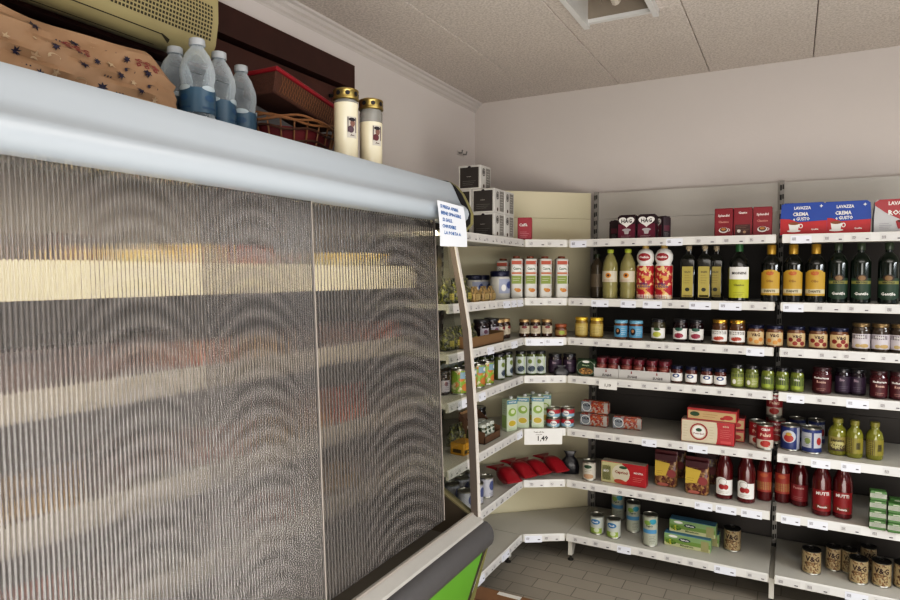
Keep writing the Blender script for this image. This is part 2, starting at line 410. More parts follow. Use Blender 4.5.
@kind
def dante_oil():
    r, h = .043, .27; gl = mat('dark_glass', rgb('0d0f0a'), .12, coat=.6)
    def gr(g, S, a, b, r):
        g.oval(S, 0, b, r*.85, .012, C('c8a030')); g.rect(S, -r*1.05, a+.01, r*1.05, a+.03, C('ddd2b0'), .001); g.text(S, 'DANTE', 0, a+.02, .011, C('3a2a1a'), r*1.4, .002); g.text(S, 'Olio', 0, a+(b-a)*.62, .013, C('8a5a14'), r); g.oval(S, 0, b-.005, r*.4, .01, C('c0602c'))
    return bottle('olive_oil_bottle', oilprof(r, h, .64), gl, [(r*.42, h*.83), (r*.46, h*.84), (r*.46, h*.985), (r*.38, h), (0, h)], C('bd9428', rough=.3, metal=.3), C('c8a030'), gr, r*1.01, (h*.12, h*.52), 1.1)
@kind
def green_oil():
    r, h = .041, .272; gl = mat('green_glass', rgb('0a150c'), .12, coat=.6)
    def gr(g, S, a, b, r):
        g.oval(S, 0, a+.002, r*.85, .012, C('23402c')); g.oval(S, 0, b, r*.55, .016, C('35271c')); g.oval(S, 0, b, r*.35, .011, C('8a6a44'), .0014); g.rect(S, -r*1.05, b-.026, r*1.05, b-.012, C('8c8a44'), .001); g.text(S, 'BERTOLLI', 0, b-.019, .008, BLACK, r*1.5, .002); g.text(S, 'Gentile', 0, a+.018, .014, WHITE, r*1.3, .002)
    return bottle('olive_oil_bottle', oilprof(r, h, .66), gl, [(r*.38, h*.88), (r*.42, h*.89), (r*.42, h*.985), (r*.36, h), (0, h)], C('3c4a34', rough=.3), C('23402c'), gr, r*1.01, (h*.1, h*.42), 1.1)
# --- jars
@kind
def mustard_jar():
    return jar('mustard_jar', .036, .108, C('9c7c2c', rough=.15, coat=.4), mat('yellow_lid', rgb('c8a83c'), .3, .5), lambda g, S, a, b, r: (g.rect(S, -r*.7, a+.008, r*.9, b-.012, C('d3c07c')), fineprint(g, S, -r*.5, r*.7, a+.014, b-.018, 4, C('5a4a1c'))), label=C('c3aa58'), lz=(.12, .8))
@kind
def tuna_jar():
    return jar('fish_jar', .036, .1, C('7c4c30', rough=.15, coat=.4), C('7ab4d0', rough=.3), lambda g, S, a, b, r: (g.oval(S, -r*.3, (a+b)/2, r*.4, .018, BLACK), g.oval(S, -r*.3, (a+b)/2+.004, r*.2, .009, C('c08a5c'), .0013), fineprint(g, S, r*.2, r*1.0, a+.01, b-.01, 4, C('e6eef2'))), label=C('5ea0c4'), lz=(.14, .84))
@kind
def artichoke_jar():
    return jar('vegetable_jar', .036, .112, C('4c4630', rough=.12, coat=.5), DARKLID, lambda g, S, a, b, r: (g.oval(S, 0, a+.02, r*.6, .014, C('c2c44c')), g.oval(S, 0, b-.006, r*.5, .008, C('3c5c34'))), label=WHITE, lz=(.15, .68))
@kind
def cherry_jar():
    return jar('jam_jar', .036, .115, C('22080e', rough=.12, coat=.5), DARKLID, lambda g, S, a, b, r: (g.oval(S, 0, a+.018, r*.65, .013, C('9c2444')), g.oval(S, 0, b-.004, r*.55, .009, C('2c5c4c')), fineprint(g, S, -r*.6, r*.7, a+.034, b-.014, 1, BLACK)), label=WHITE, lz=(.15, .68))
@kind
def pesto_jar():
    return jar('sauce_jar', .04, .12, C('5c3a20', rough=.12, coat=.5), GOLD, lambda g, S, a, b, r: (g.rect(S, -r*1.1, b-.02, r*1.1, b-.005, C('2c2426')), g.text(S, 'BARILLA', 0, b-.0125, .009, WHITE, r*1.6, .002), g.oval(S, 0, a+.014, r*.7, .011, C('b8442c'))), label=WHITE, lz=(.15, .66))
def vge(nm, dots):
    return jar(nm, .043, .1, C('7c5234', rough=.12, coat=.5), mat('navy_lid', rgb('11142f'), .3, .2), lambda g, S, a, b, r: (g.text(S, 'V&G', r*.1, b-.014, .016, C('3a1a16'), r*1.2, .002), [g.oval(S, r*x, a+z, r*.28, .01, c_, .001) for x, z, c_ in dots]), label=C('d9bf90'), lz=(.1, .8), span=1.2)
@kind
def vg_orange(): return vge('spread_jar', [(-.5, .022, C('d2893c')), (.2, .014, C('dc9a44')), (.7, .024, C('d2893c'))])
@kind
def vg_red(): return vge('spread_jar', [(-.6, .03, C('8c2c24')), (-.1, .014, C('a03a2c')), (.3, .03, C('8c2c24')), (.7, .014, C('8c2c24'))])
@kind
def mushroom_jar():
    return jar('preserve_jar', .044, .125, C('43362a', rough=.12, coat=.5), mat('bronze_lid', rgb('6e5c40'), .35, .7), lambda g, S, a, b, r: (g.rect(S, -r*1.2, b-.022, r*.7, b-.004, C('382c36')), g.text(S, 'FUNGHI', -r*.2, b-.013, .009, WHITE, r*1.4, .002), g.oval(S, r*.3, a+.012, r*.5, .009, C('c4a468')), g.oval(S, -r*.4, a+.012, r*.3, .008, C('c8b078'))), label=C('d5cdd2'), lz=(.12, .7))
@kind
def sauce_tin():
    return jar('small_sauce_jar', .03, .086, C('5c2418', rough=.15, coat=.5), mat('navy_lid', rgb('11142f'), .3, .2), lambda g, S, a, b, r: (g.poly(S, [(-r, a), (-r, a+.014), (0, a+.024), (r, a+.014), (r, a)], C('7c3434')), g.oval(S, 0, b-.012, r*.6, .01, C('2e4c84')), g.oval(S, 0, b-.012, r*.3, .005, WHITE, .0013)), label=WHITE, lz=(.14, .7), span=1.3)
@kind
def caper_jar():
    return jar('olive_jar', .033, .108, C('7c8430', rough=.12, coat=.5), DARKLID, lambda g, S, a, b, r: (g.rect(S, -r*1.15, a+.02, r*1.15, b, C('20302c')), g.text(S, 'Olive', 0, b-.012, .01, WHITE, r*1.3, .002), g.oval(S, 0, a+.012, r*.5, .008, C('a8b83c')), g.oval(S, -r*.6, a+.012, r*.3, .008, C('98a838'))), label=C('84923c'), lz=(.1, .74))
@kind
def caper_jar_pale():
    return jar('olive_jar', .034, .11, C('6c7434', rough=.12, coat=.5), DARKLID, lambda g, S, a, b, r: (g.rect(S, -r*1.1, b-.018, r*1.1, b-.002, C('2c3c38')), g.oval(S, -r*.5, a+.02, r*.3, .012, WHITE), fineprint(g, S, 0, r*.9, a+.008, b-.024, 4, WHITE)), label=C('929a44'), lz=(.1, .74))
@kind
def beet_jar():
    return jar('pepper_jar', .039, .122, C('4c0e18', rough=.12, coat=.5), C('3a1218', rough=.3), lambda g, S, a, b, r: (g.text(S, 'Mediterranea', 0, b-.014, .01, WHITE, r*1.6, .002), g.text(S, 'Rossa', 0, b-.032, .012, C('d8b0a0'), r*1.4, .002), fineprint(g, S, -r*.5, r*.6, a+.004, a+.018, 2, C('d0a090'))), label=C('520f1a'), lz=(.1, .82))
@kind
def dark_jar():
    return jar('pepper_jar', .04, .118, C('241420', rough=.12, coat=.5), DARKLID, lambda g, S, a, b, r: (g.text(S, 'Bio', -r*.2, b-.016, .014, C('b09aa8'), r, .002), fineprint(g, S, -r*.6, r*.6, a+.006, a+.03, 3, C('84748c'))), label=C('38243c'), lz=(.1, .8))
@kind
def short_jar():
    return jar('honey_jar', .033, .07, C('6c3c1c', rough=.15, coat=.4), C('a0552c', rough=.4), lambda g, S, a, b, r: g.oval(S, 0, (a+b)/2, r*.5, .01, C('a0b040')), label=C('9a7a48'), lz=(.2, .7))
@kind
def amber_jar():
    return jar('pickle_jar', .032, .105, C('3c2012', rough=.12, coat=.5), mat('tan_lid', rgb('a08660'), .35, .6), lambda g, S, a, b, r: (fineprint(g, S, -r*.6, r*.7, a+.01, b-.01, 4, C('4a3028')), g.oval(S, 0, b-.008, r*.5, .008, C('7c2c30'))), label=C('cbbfa8'), lz=(.25, .75))
@kind
def tall_jar():
    return jar('bean_jar', .034, .15, C('56602c', rough=.12, coat=.5), DARKLID, lambda g, S, a, b, r: (g.oval(S, 0, a+.03, r*.7, .02, C('3c4a5c')), g.rect(S, r*.4, a, r*1.0, b, C('a8c048')), g.oval(S, -r*.3, b-.03, r*.4, .014, C('7a8a40'))), label=C('c8d0cc'), lz=(.08, .86))
@kind
def corn_can():
    sk = speckle('corn_skin', rgb('8aa83c'), [rgb('c87c3c'), rgb('d6c8a0')], 28, .56)
    return can('vegetable_can', .036, .115, sk, lambda g, S, a, b, r: (g.rect(S, -r*.9, b-.036, r*.9, b-.006, C('8aa8b8')), g.oval(S, 0, a+.026, r*.7, .018, C('cc803c')), g.oval(S, r*.2, b-.02, r*.4, .01, WHITE)))
@kind
def baby_jar():
    return jar('preserve_jar', .04, .11, C('2a1a20', rough=.12, coat=.5), DARKLID, lambda g, S, a, b, r: (fineprint(g, S, -r*.8, r*.8, a+.008, b-.01, 4, C('6a5a78')), g.oval(S, -r*.5, b-.016, r*.3, .01, C('8a5c6c'))), label=C('c9c3cc'), lz=(.15, .7))
# --- tins and bottles of the lower shelves
@kind
def tuna_tin():
    return can('fish_tin', .036, .052, C('8cb4c8', rough=.35), lambda g, S, a, b, r: (g.rect(S, -r*3.1, (a+b)/2-.002, r*3.1, b, C('b02c38'), .0007), g.oval(S, 0, (a+b)/2, r*.5, .014, WHITE), g.text(S, 'Tonno', 0, (a+b)/2, .01, C('22407c'), r*.8, .002)))
@kind
def pea_can():
    return can('vegetable_can', .037, .1, C('c9cdc4', rough=.4), lambda g, S, a, b, r: (g.rect(S, -r*1.0, a, r*1.0, a+.028, C('98b04c')), g.oval(S, 0, b-.024, r*.7, .014, C('3a7cb0')), g.text(S, 'Piselli', 0, b-.024, .01, WHITE, r*1.1, .002), g.oval(S, r*.2, a+.018, r*.4, .012, C('d0d8b8'), .0012)))
@kind
def cream_can():
    return can('vegetable_can', .036, .1, C('cfcabb', rough=.4), lambda g, S, a, b, r: (g.oval(S, 0, b-.018, r*.6, .01, C('2c4c34')), fineprint(g, S, -r*.6, r*.7, a+.036, b-.03, 2, C('5a5a50')), g.oval(S, r*.1, a+.016, r*.8, .013, C('c09a78'))))
@kind
def tall_can():
    return can('vegetable_can', .037, .16, C('bcbfae', rough=.4), lambda g, S, a, b, r: (g.rect(S, -r*1.1, a+(b-a)*.42, r*1.1, a+(b-a)*.56, C('5a9cc8')), g.oval(S, r*.5, b-.022, r*.5, .014, C('3aa0b8')), g.oval(S, -r*.3, b-.03, r*.5, .012, C('8fae54')), g.text(S, 'Fagioli', 0, a+(b-a)*.68, .012, C('3a4a3c'), r*1.3, .002), fineprint(g, S, 0, r*.9, a+.01, a+.05, 5, C('4a4a44'))))
@kind
def vg_can():
    sk = speckle('bean_skin', rgb('b3a27e'), [rgb('5c4028'), rgb('8c6c4a')], 70, .55)
    return can('bean_can', .04, .112, sk, lambda g, S, a, b, r: (g.rect(S, -r*1.1, b-.046, r*1.1, b-.012, C('b3a07a')), g.text(S, 'V&G', 0, b-.03, .026, C('3a1c14'), r*1.5, .002)), top=C('2c2a28', rough=.3, metal=.6))
@kind
def tomato_can():
    return can('tomato_can', .038, .118, C('9c2028', rough=.4), lambda g, S, a, b, r: (g.rect(S, -r*1.2, a, r*1.2, a+.04, C('d0c8b8')), g.oval(S, 0, a+.022, r*.6, .016, C('b02c20')), g.text(S, 'CIRIO', 0, b-.014, .012, WHITE, r*1.2, .002), g.text(S, 'Pelati', 0, b-.04, .016, C('e8c8b0'), r*1.3, .002)))
@kind
def blue_can():
    return can('tomato_can', .042, .118, C('2c3c78', rough=.4), lambda g, S, a, b, r: (g.oval(S, -r*.1, (a+b)/2+.008, r*.75, .03, C('c8ccd4')), g.oval(S, -r*.1, (a+b)/2, r*.5, .018, C('b43c34'), .0014), g.oval(S, -r*.1, (a+b)/2+.02, r*.3, .008, C('c8a040'), .002), g.rect(S, r*.75, a, r*1.2, b, C('b8bccc'))))
@kind
def blue_can_back():
    return can('tomato_can', .042, .118, C('c3c5cc', rough=.4), lambda g, S, a, b, r: (g.rect(S, -r*1.3, a, r*1.3, a+.02, C('2c3c78')), g.rect(S, -r*1.3, b-.014, r*1.3, b, C('2c3c78')), g.rect(S, -r*.1, a, r*.12, b, C('2c3c78'), .001), fineprint(g, S, -r*.9, -r*.2, a+.026, b-.03, 6, C('5a6a74')), g.oval(S, r*.7, (a+b)/2, r*.3, .018, C('b03430')), g.oval(S, -r*.5, (a+b)/2, r*.3, .014, C('8a9a5c'), .0014)))
@kind
def pesto_bottle():
    r, h = .0385, .168
    def gr(g, S, a, b, r):
        g.text(S, 'Limone', 0, b-.016, .014, C('3c3424'), r*1.4, .002); g.oval(S, 0, (a+b)/2-.006, r*.8, .02, C('c8c080')); fineprint(g, S, -r*.5, r*.5, a+.006, b-.03, 4, C('4a4024')); g.rect(S, -r*.95, a, r*.95, a+.03, C('4a3a24'), .0007)
    return bottle('sauce_bottle', [(r*.85, 0), (r, .008), (r, h*.62), (r*.8, h*.74), (r*.52, h*.8), (r*.46, h*.9)], C('86862a', rough=.15, coat=.5), [(r*.54, h*.88), (r*.56, h*.97), (r*.5, h), (0, h)], C('8c8634', rough=.4), C('9a8c48'), gr, r*1.01, (.022, h*.52), 1.0)
@kind
def pesto_bottle_back():
    r, h = .0385, .168
    def gr(g, S, a, b, r):
        g.rect(S, -r*1.2, a, -r*.1, b, C('5a4e2c')); barcode(g, S, r*.25, a+.02, r*.5, .03); fineprint(g, S, -r*1.1, -r*.2, a+.01, b-.01, 6, C('b8b070'))
    return bottle('sauce_bottle', [(r*.85, 0), (r, .008), (r, h*.62), (r*.8, h*.74), (r*.52, h*.8), (r*.46, h*.9)], C('86862a', rough=.15, coat=.5), [(r*.54, h*.88), (r*.56, h*.97), (r*.5, h), (0, h)], C('8c8634', rough=.4), C('90862c'), gr, r*1.01, (.022, h*.55), 1.25)
PASS = [(.85, 0), (1, .02), (1, .64), (.97, .71), (.78, .8), (.64, .86), (.6, .93)]
def passata(nm, lab, gr, r=.0395, h=.235, lz=(.1, .42), cap='7a1a1c'):
    return bottle(nm, [(a*r, b*h) for a, b in PASS], C('5e0d13', rough=.14, coat=.5), [(r*.66, h*.91), (r*.68, h*.985), (r*.6, h), (0, h)], C(cap, rough=.35), lab, gr, r*1.01, (h*lz[0], h*lz[1]), 1.15)
@kind
def passata_white():
    return passata('tomato_bottle', WHITE, lambda g, S, a, b, r: (g.oval(S, -r*.35, b-.002, r*.6, .014, WHITE, .0007), g.oval(S, -r*.3, a+.04, r*.35, .014, C('a42024')), g.oval(S, r*.2, a+.04, r*.3, .013, C('b42c28')), g.ring(S, -r*.2, b-.01, r*.5, .016, .002, C('8c8c88')), fineprint(g, S, -r*.7, r*.8, a+.006, a+.02, 2, C('5a5a58'))))
@kind
def passata_tan():
    return passata('tomato_bottle', C('a83a2c'), lambda g, S, a, b, r: (g.rect(S, -r*1.1, a+.01, r*1.1, a+.05, C('b8985c')), fineprint(g, S, -r*.7, r*.8, a+.02, a+.04, 2, C('7a4a2c')), g.oval(S, 0, b-.016, r*.5, .01, C('c86a3c'))), lz=(.2, .62))
@kind
def passata_red():
    return passata('tomato_bottle', C('94161d'), lambda g, S, a, b, r: (g.text(S, 'MUTTI', 0, b-.016, .016, WHITE, r*1.5, .002), g.rect(S, -r*.8, a+.012, r*.8, a+.03, C('4c5c2c')), g.text(S, 'Passata', 0, a+.021, .011, WHITE, r*1.2, .002)), r=.044, h=.245, lz=(.1, .5))
@kind
def passata_dark():
    return passata('tomato_bottle', C('8c1a24'), lambda g, S, a, b, r: (g.text(S, 'Passata', 0, b-.014, .012, C('d8b0a8'), r*1.4, .002), fineprint(g, S, -r*.6, r*.6, a+.008, a+.024, 2, C('c09a90'))), r=.039, h=.22, lz=(.12, .48), cap='4a1014')
# --- packs
@kind
def juice_carton():
    def f(g, S, w, h):
        g.rect(S, -w*.5, h*.86, w*.5, h*.98, C('5a8ca0')); g.text(S, 'VEGETALE', 0, h*.92, .008, WHITE, w*.8)
        g.oval(S, 0, h*.6, w*.38, h*.13, C('8fb04c')); g.oval(S, w*.05, h*.62, w*.2, h*.07, C('d8e0c0'), .0012); g.oval(S, 0, h*.25, w*.42, h*.12, C('e0dcc8'), .001); g.oval(S, 0, h*.25, w*.34, h*.09, C('c9b02c'), .0014); fineprint(g, S, -w*.3, w*.3, h*.04, h*.1, 1, C('7a8a5c'))
    t = carton('soup_carton', .066, .05, .168, C('c8d6b8', rough=.4), f, side=lambda g, S, w, h: (g.rect(S, -w*.4, h*.1, w*.4, h*.5, C('9cb86c')), fineprint(g, S, -w*.3, w*.3, h*.55, h*.9, 5, C('6a7a5c'))))
    MB().lathe([(.011, .168), (.011, .178), (.008, .182), (0, .182)], C('c8ccc8'), 12, .008, 0).build('screw_cap', t)
    return t
@kind
def rice_carton():
    def f(g, S, w, h):
        g.rect(S, -w*.5, h*.84, w*.5, h*.93, C('c4583c'), .0008); g.oval(S, 0, h*.74, w*.42, h*.09, WHITE, .001); g.text(S, 'Cuore', 0, h*.74, .016, C('2c5a3c'), w*.75, .002)
        g.rect(S, -w*.5, h*.6, w*.5, h*.645, C('d0744c'), .0008); g.rect(S, -w*.5, h*.36, w*.5, h*.56, C('8fa044'), .0008); fineprint(g, S, -w*.4, w*.4, h*.42, h*.52, 2, WHITE)
        g.oval(S, w*.12, h*.2, w*.28, h*.05, C('cc8034'), .0012); g.oval(S, -w*.1, h*.22, w*.15, h*.035, C('d89a3c'), .0014); g.rect(S, w*.44, 0, w*.48, h*.95, C('f4f4f0', rough=.2), .0014)  # narrow near-white strip: a vertical highlight painted onto the pack
    t = empty('rice_dressing_pack'); w = .035; h = .214
    MB().loft([(w*.9, w*.9, 0), (w, w, .005), (w, w, h*.93), (w*.85, w*.85, h*.95)], C('dcdad2', rough=.35), e=5).build('pack_body', t)
    g = MB(); f(g, Flat(w), w*1.7, h*.96); f(g, Flat(w, PI/2), w*1.7, h*.96); g.build('front_print', t)
    MB().lathe([(w*.55, h*.94), (w*.6, h*.96), (w*.58, h), (0, h+.002)], C('8a4420', rough=.4), 14).build('cap', t)
    return t
@kind
def mayo_tub():
    r, h = .052, .145
    t = empty('mayonnaise_jar')
    MB().lathe([(r*.9, 0), (r, .01), (r, h*.72), (r*.92, h*.8), (r*.9, h*.82)], C('cfcdc6', rough=.25), 24).build('glass_body', t)
    MB().lathe([(r*.98, h*.8), (r*1.0, h*.81), (r*1.0, h*.97), (r*.95, h), (0, h)], mat('navy_lid', rgb('11142f'), .3, .2), 24).build('lid', t)
    S = Cyl(r*1.01); g = MB().rect(S, -r*1.3, h*.2, r*1.3, h*.72, C('a9b0c8')); g.oval(S, 0, h*.5, r*.5, h*.14, C('3a4c8c')); g.oval(S, r*.8, h*.45, r*.25, h*.16, C('5664a0')); g.oval(S, -r*.8, h*.4, r*.25, h*.12, WHITE); g.build('label', t)
    return t
@kind
def fish_multipack():
    w, d, h = .155, .05, .07
    t = empty('fish_tin_multipack'); foil = speckle('multipack_print', rgb('8c2c26'), [rgb('a89c92'), rgb('a8542c')], 60, .5)
    MB().cbox(-w/2, -d/2, 0, w/2, d/2, h, foil, .008, seg=2).build('wrapped_tins', t)
    S = Flat(d/2); g = MB().rect(S, -w*.49, h*.08, -w*.12, h*.92, C('8b9298')); g.ring(S, -w*.29, h*.5, w*.17, h*.38, .003, WHITE); g.text(S, 'PALM', -w*.29, h*.62, .013, C('2a2c38'), w*.26, .002)
    g.rect(S, w*.36, h*.1, w*.49, h*.9, C('b0aaa4')); g.build('sleeve_print', t); return t
@kind
def bean_pack():
    w, d, h = .262, .09, .12
    red, crm = C('b8202a', rough=.4), C('d8ccb0', rough=.4)
    def f(g, S, w, h):
        g.rect(S, -w*.49, h*.02, w*.17, h*.98, crm); g.oval(S, w*.16, h*.5, w*.03, h*.45, crm, .001)
        g.ring(S, -w*.16, h*.5, w*.17, h*.38, .008, C('a02c34'), .0016); g.oval(S, -w*.16, h*.5, w*.12, h*.27, WHITE, .0014); g.oval(S, -w*.16, h*.58, w*.06, h*.08, C('2c5434'), .0018); g.text(S, 'Pomodori', -w*.16, h*.42, .011, C('8c2c34'), w*.2, .0025)
        for k in (-1, 1): fineprint(g, S, -w*.16+k*w*.25-w*.05, -w*.16+k*w*.25+w*.04, h*.2, h*.8, 5, C('a89c80'))
        g.text(S, 'CON', w*.34, h*.83, .01, crm, w*.15); fineprint(g, S, w*.24, w*.45, h*.3, h*.72, 5, C('e08a80')); g.rect(S, w*.25, h*.08, w*.44, h*.2, C('d04c4c'))
    return carton('tomato_multipack', w, d, h, red, f, flap=C('c8a898'), side=lambda g, S, w, h: g.rect(S, -w*.3, h*.2, w*.3, h*.8, C('8c1820')))
@kind
def bean_pack_flat():
    w, d, h = .245, .1, .062
    def f(g, S, w, h):
        g.rect(S, -w*.48, h*.1, w*.48, h*.8, C('c8a878')); g.oval(S, -w*.34, h*.5, w*.1, h*.2, C('2c4c2c')); g.oval(S, w*.33, h*.42, w*.1, h*.2, C('b8302c')); g.oval(S, w*.22, h*.3, w*.05, h*.12, C('a83028'), .0012); fineprint(g, S, -w*.18, w*.16, h*.25, h*.65, 2, C('7a4a34'))
    return carton('tomato_multipack', w, d, h, C('b03434', rough=.4), f, flap=C('6c1c20'))
@kind
def couscous_box():
    w, d, h = .235, .055, .115
    crm, red = C('d8d0b8', rough=.4), C('b8222c', rough=.4)
    def f(g, S, w, h):
        g.rect(S, -w*.49, 0.002, -w*.02, h*.98, C('c6c090')); g.rect(S, -w*.47, h*.12, -w*.28, h*.8, C('8f9a48')); g.text(S, 'BIO', -w*.38, h*.55, .014, WHITE, w*.15); g.oval(S, -w*.05, h*.5, w*.2, h*.42, crm, .001); g.oval(S, 0, h*.8, w*.09, h*.07, C('2c5434'), .0016)
        g.text(S, 'Capricci', -w*.04, h*.55, .02, C('8c2828'), w*.34, .0025); g.oval(S, -w*.08, h*.14, w*.12, h*.1, C('b04c30'), .002); g.oval(S, w*.02, h*.1, w*.08, h*.08, C('c43c2c'), .0022)
        g.text(S, 'NOVITA', w*.34, h*.62, .011, WHITE, w*.2); fineprint(g, S, w*.22, w*.45, h*.2, h*.45, 3, C('e8b0a0'))
    return carton('snack_carton', w, d, h, red, f, flap=C('a8a090'))
@kind
def pasta_bag():
    w, d, h = .115, .05, .175
    t = empty('pasta_bag'); sk = speckle('pasta_bag_print', rgb('7a5634'), [rgb('5c2428'), rgb('a88458')], 44, .52, rough=.3)
    MB().loft([(w*.42, d*.42, 0), (w*.5, d*.5, .012), (w*.5, d*.5, h*.55), (w*.48, d*.34, h*.75), (w*.5, d*.08, h*.93), (w*.49, d*.05, h)], sk, e=4.5).build('bag_body', t)
    S = Flat(d*.51); g = MB().poly(S, [(-w*.46, h*.3), (w*.02, h*.34), (w*.2, h*.72), (-w*.46, h*.78)], C('d8b84c', rough=.3)); g.poly(S, [(-w*.46, h*.79), (w*.46, h*.79), (w*.47, h*.97), (-w*.47, h*.97)], C('4c1620'), .001); g.oval(S, w*.26, h*.42, w*.2, h*.12, C('9c4444'), .0012); fineprint(g, S, -w*.38, -w*.1, h*.3, h*.5, 3, C('8a6a1c')); g.oval(S, -w*.1, h*.07, w*.25, h*.05, C('b86a5c'), .0014)
    g.build('front_print', t)
    MB().loft([(w*.5, .004, h*.8), (w*.5, .004, h+.012)], C('5c1620', rough=.35), e=8).build('top_seal', t)
    return t
@kind
def foil_pouch():
    t = empty('red_coffee_bag'); w, l = .095, .16; red = C('9c1424', rough=.32, bump=.5, bscale=40)
    prof = [(w*.5, .006, 0), (w*.48, .012, .015), (w*.47, .034, .05), (w*.46, .038, .09), (w*.4, .03, .125), (w*.22, .014, .148), (w*.3, .008, .168), (w*.62, .004, .2)]
    MB().loft(prof, red, e=3).build('bag_body', t)
    S = Flat(.036); g = MB().oval(S, 0, .07, .002, .002, C('c03a44')); 
    MB().lathe([(w*.22, .148), (w*.24, .152), (w*.22, .156)], C('7a0c1a', rough=.3), 14, sy=.5).build('tie', t)
    return t
@kind
def black_pouch():
    t = empty('black_coffee_bag'); w = .1; bk = C('15131a', rough=.3, bump=.5, bscale=40)
    MB().loft([(w*.5, .03, 0), (w*.52, .036, .04), (w*.42, .03, .075), (w*.2, .012, .095), (w*.26, .006, .108), (w*.36, .004, .122)], bk, e=3).build('bag_body', t)
    MB().lathe([(w*.22, .092), (w*.25, .096), (w*.22, .1)], C('3a3840'), 14, sy=.5).build('tie', t)
    return t
@kind
def veg_box():
    w, d, h = .21, .06, .06
    sky = C('5f9cc0', rough=.4)
    def f(g, S, w, h):
        g.rect(S, -w*.49, h*.3, w*.49, h*.62, C('7c9c48')); g.rect(S, -w*.49, h*.02, w*.49, h*.32, C('c8c89c')); g.oval(S, -w*.35, h*.34, w*.12, h*.2, speckle('leaf_print', rgb('6c8c2c'), [rgb('c4b83c'), rgb('3c5c24')], 60), .001)
        g.oval(S, -w*.05, h*.66, w*.13, h*.14, C('243c4c'), .0012); g.text(S, 'Valfrutta', -w*.05, h*.66, .008, WHITE, w*.22, .002); g.oval(S, -w*.3, h*.82, w*.1, h*.1, WHITE, .001); g.text(S, 'Minestrone', w*.0, h*.22, .01, C('5a6a3c'), w*.5, .002); g.rect(S, w*.3, h*.06, w*.46, h*.86, C('a4a070'), .0014)
    return carton('vegetable_carton', w, d, h, C('8fae78', rough=.4), f, flap=sky)
@kind
def mini_carton():
    def f(g, S, w, h):
        g.rect(S, -w*.5, h*.3, w*.5, h*.75, C('b9bcae')); fineprint(g, S, -w*.4, w*.4, h*.35, h*.7, 3, C('6a7a60')); g.rect(S, -w*.2, h*.8, w*.2, h*.92, C('c8d0b8'))
    return carton('stock_cube_box', .062, .04, .042, C('4c7c3c', rough=.4), f, side=lambda g, S, w, h: g.rect(S, -w*.4, h*.35, w*.4, h*.7, C('9aa088')))
@kind
def white_tin():
    return can('milk_tin', .036, .1, C('c3c4cc', rough=.4), lambda g, S, a, b, r: (g.oval(S, -r*.2, (a+b)/2+.01, r*.5, .024, C('56608c')), g.oval(S, r*.8, a+.03, r*.3, .02, C('a8b060')), fineprint(g, S, -r*.7, r*.5, a+.004, a+.02, 2, C('6a6a78'))))
@kind
def round_box_jar():
    t = empty('spice_pack'); w, d, h = .07, .045, .075; sk = speckle('kraft_pack', rgb('a48a5c'), [rgb('6c5a34')], 50)
    MB().loft([(w*.46, d*.46, 0), (w*.5, d*.5, .01), (w*.47, d*.45, h*.6), (w*.35, d*.15, h*.85), (w*.4, .004, h)], sk, e=4).build('bag_body', t)
    S = Flat(d*.5); g = MB().rect(S, -w*.35, h*.12, w*.35, h*.5, C('c4ac74')); fineprint(g, S, -w*.28, w*.25, h*.18, h*.44, 3, C('5a4424')); g.build('label', t); return t
@kind
def leafy_bag():
    t = empty('dried_herb_bag'); w, d, h = .085, .05, .1; sk = speckle('herb_pack', rgb('3a4026'), [rgb('84843c'), rgb('22221a'), rgb('8c8a7a')], 55, .54)
    MB().loft([(w*.44, d*.46, 0), (w*.5, d*.5, .015), (w*.45, d*.42, h*.55), (w*.3, d*.15, h*.75), (w*.42, .004, h)], sk, e=3.5).build('bag_body', t)
    S = Flat(d*.5); g = MB().rect(S, -w*.2, h*.15, w*.25, h*.4, C('c4b860')); fineprint(g, S, -w*.15, w*.2, h*.2, h*.36, 2, C('4c4c24')); g.build('label', t)
    MB().lathe([(w*.2, h*.74), (w*.22, h*.76), (w*.2, h*.78)], C('8c8a60'), 12, sy=.4).build('tie', t); return t
@kind
def green_tray_box():
    t = carton('ready_meal_pack', .105, .04, .09, C('2c4428', rough=.4), lambda g, S, w, h: (g.oval(S, 0, h*.86, w*.18, h*.07, WHITE), g.text(S, 'Biologica', 0, h*.64, .01, C('b8c8a0'), w*.6), g.oval(S, 0, h*.3, w*.36, h*.2, speckle('meal_print', rgb('8c6a3c'), [rgb('c89a5c'), rgb('4c3420')], 90), .001), g.ring(S, 0, h*.5, w*.48, h*.47, .003, C('8c9a84'))), c=.012)
    return t
@kind
def jar_tray():
    """white card tray; the jars in it are separate things"""
    w, d, h = .128, .13, .05; wt = C('cfccc8', rough=.5)
    t = empty('cardboard_tray')
    b = MB().box(-w/2, -d/2, 0, w/2, d/2, .002, wt); b.box(-w/2, -d/2, 0, w/2, -d/2+.002, h, wt); b.box(-w/2, d/2-.002, 0, w/2, d/2, h, wt)
    for s in (-1, 1): b.prism([(-d/2, 0), (d/2, 0), (d/2, h*1.4), (d/2-.02, h), (-d/2+.02, h), (-d/2, h*1.4)], s*w/2-.001, s*w/2+.001, wt, 'X')
    b.build('tray_body', t)
    S = Flat(d/2); g = MB().poly(S, [(-.004, h*.62), (.004, h*.62), (.0015, h*.9), (-.0015, h*.9)], C('8c2430')); g.text(S, 'SUGHI', .004, h*.3, .013, C('2c282c'), w*.6, .001); g.build('front_print', t)
    return t
@kind
def tray_jar():
    return jar('sauce_jar', .029, .092, C('5c1a18', rough=.14, coat=.5), C('6c1e2c', rough=.3), lambda g, S, a, b, r: (fineprint(g, S, -r*.6, r*.7, a+.005, b-.006, 2, C('dcb4a0'))), label=C('7c2c24'), lz=(.5, .85), lidh=.02)
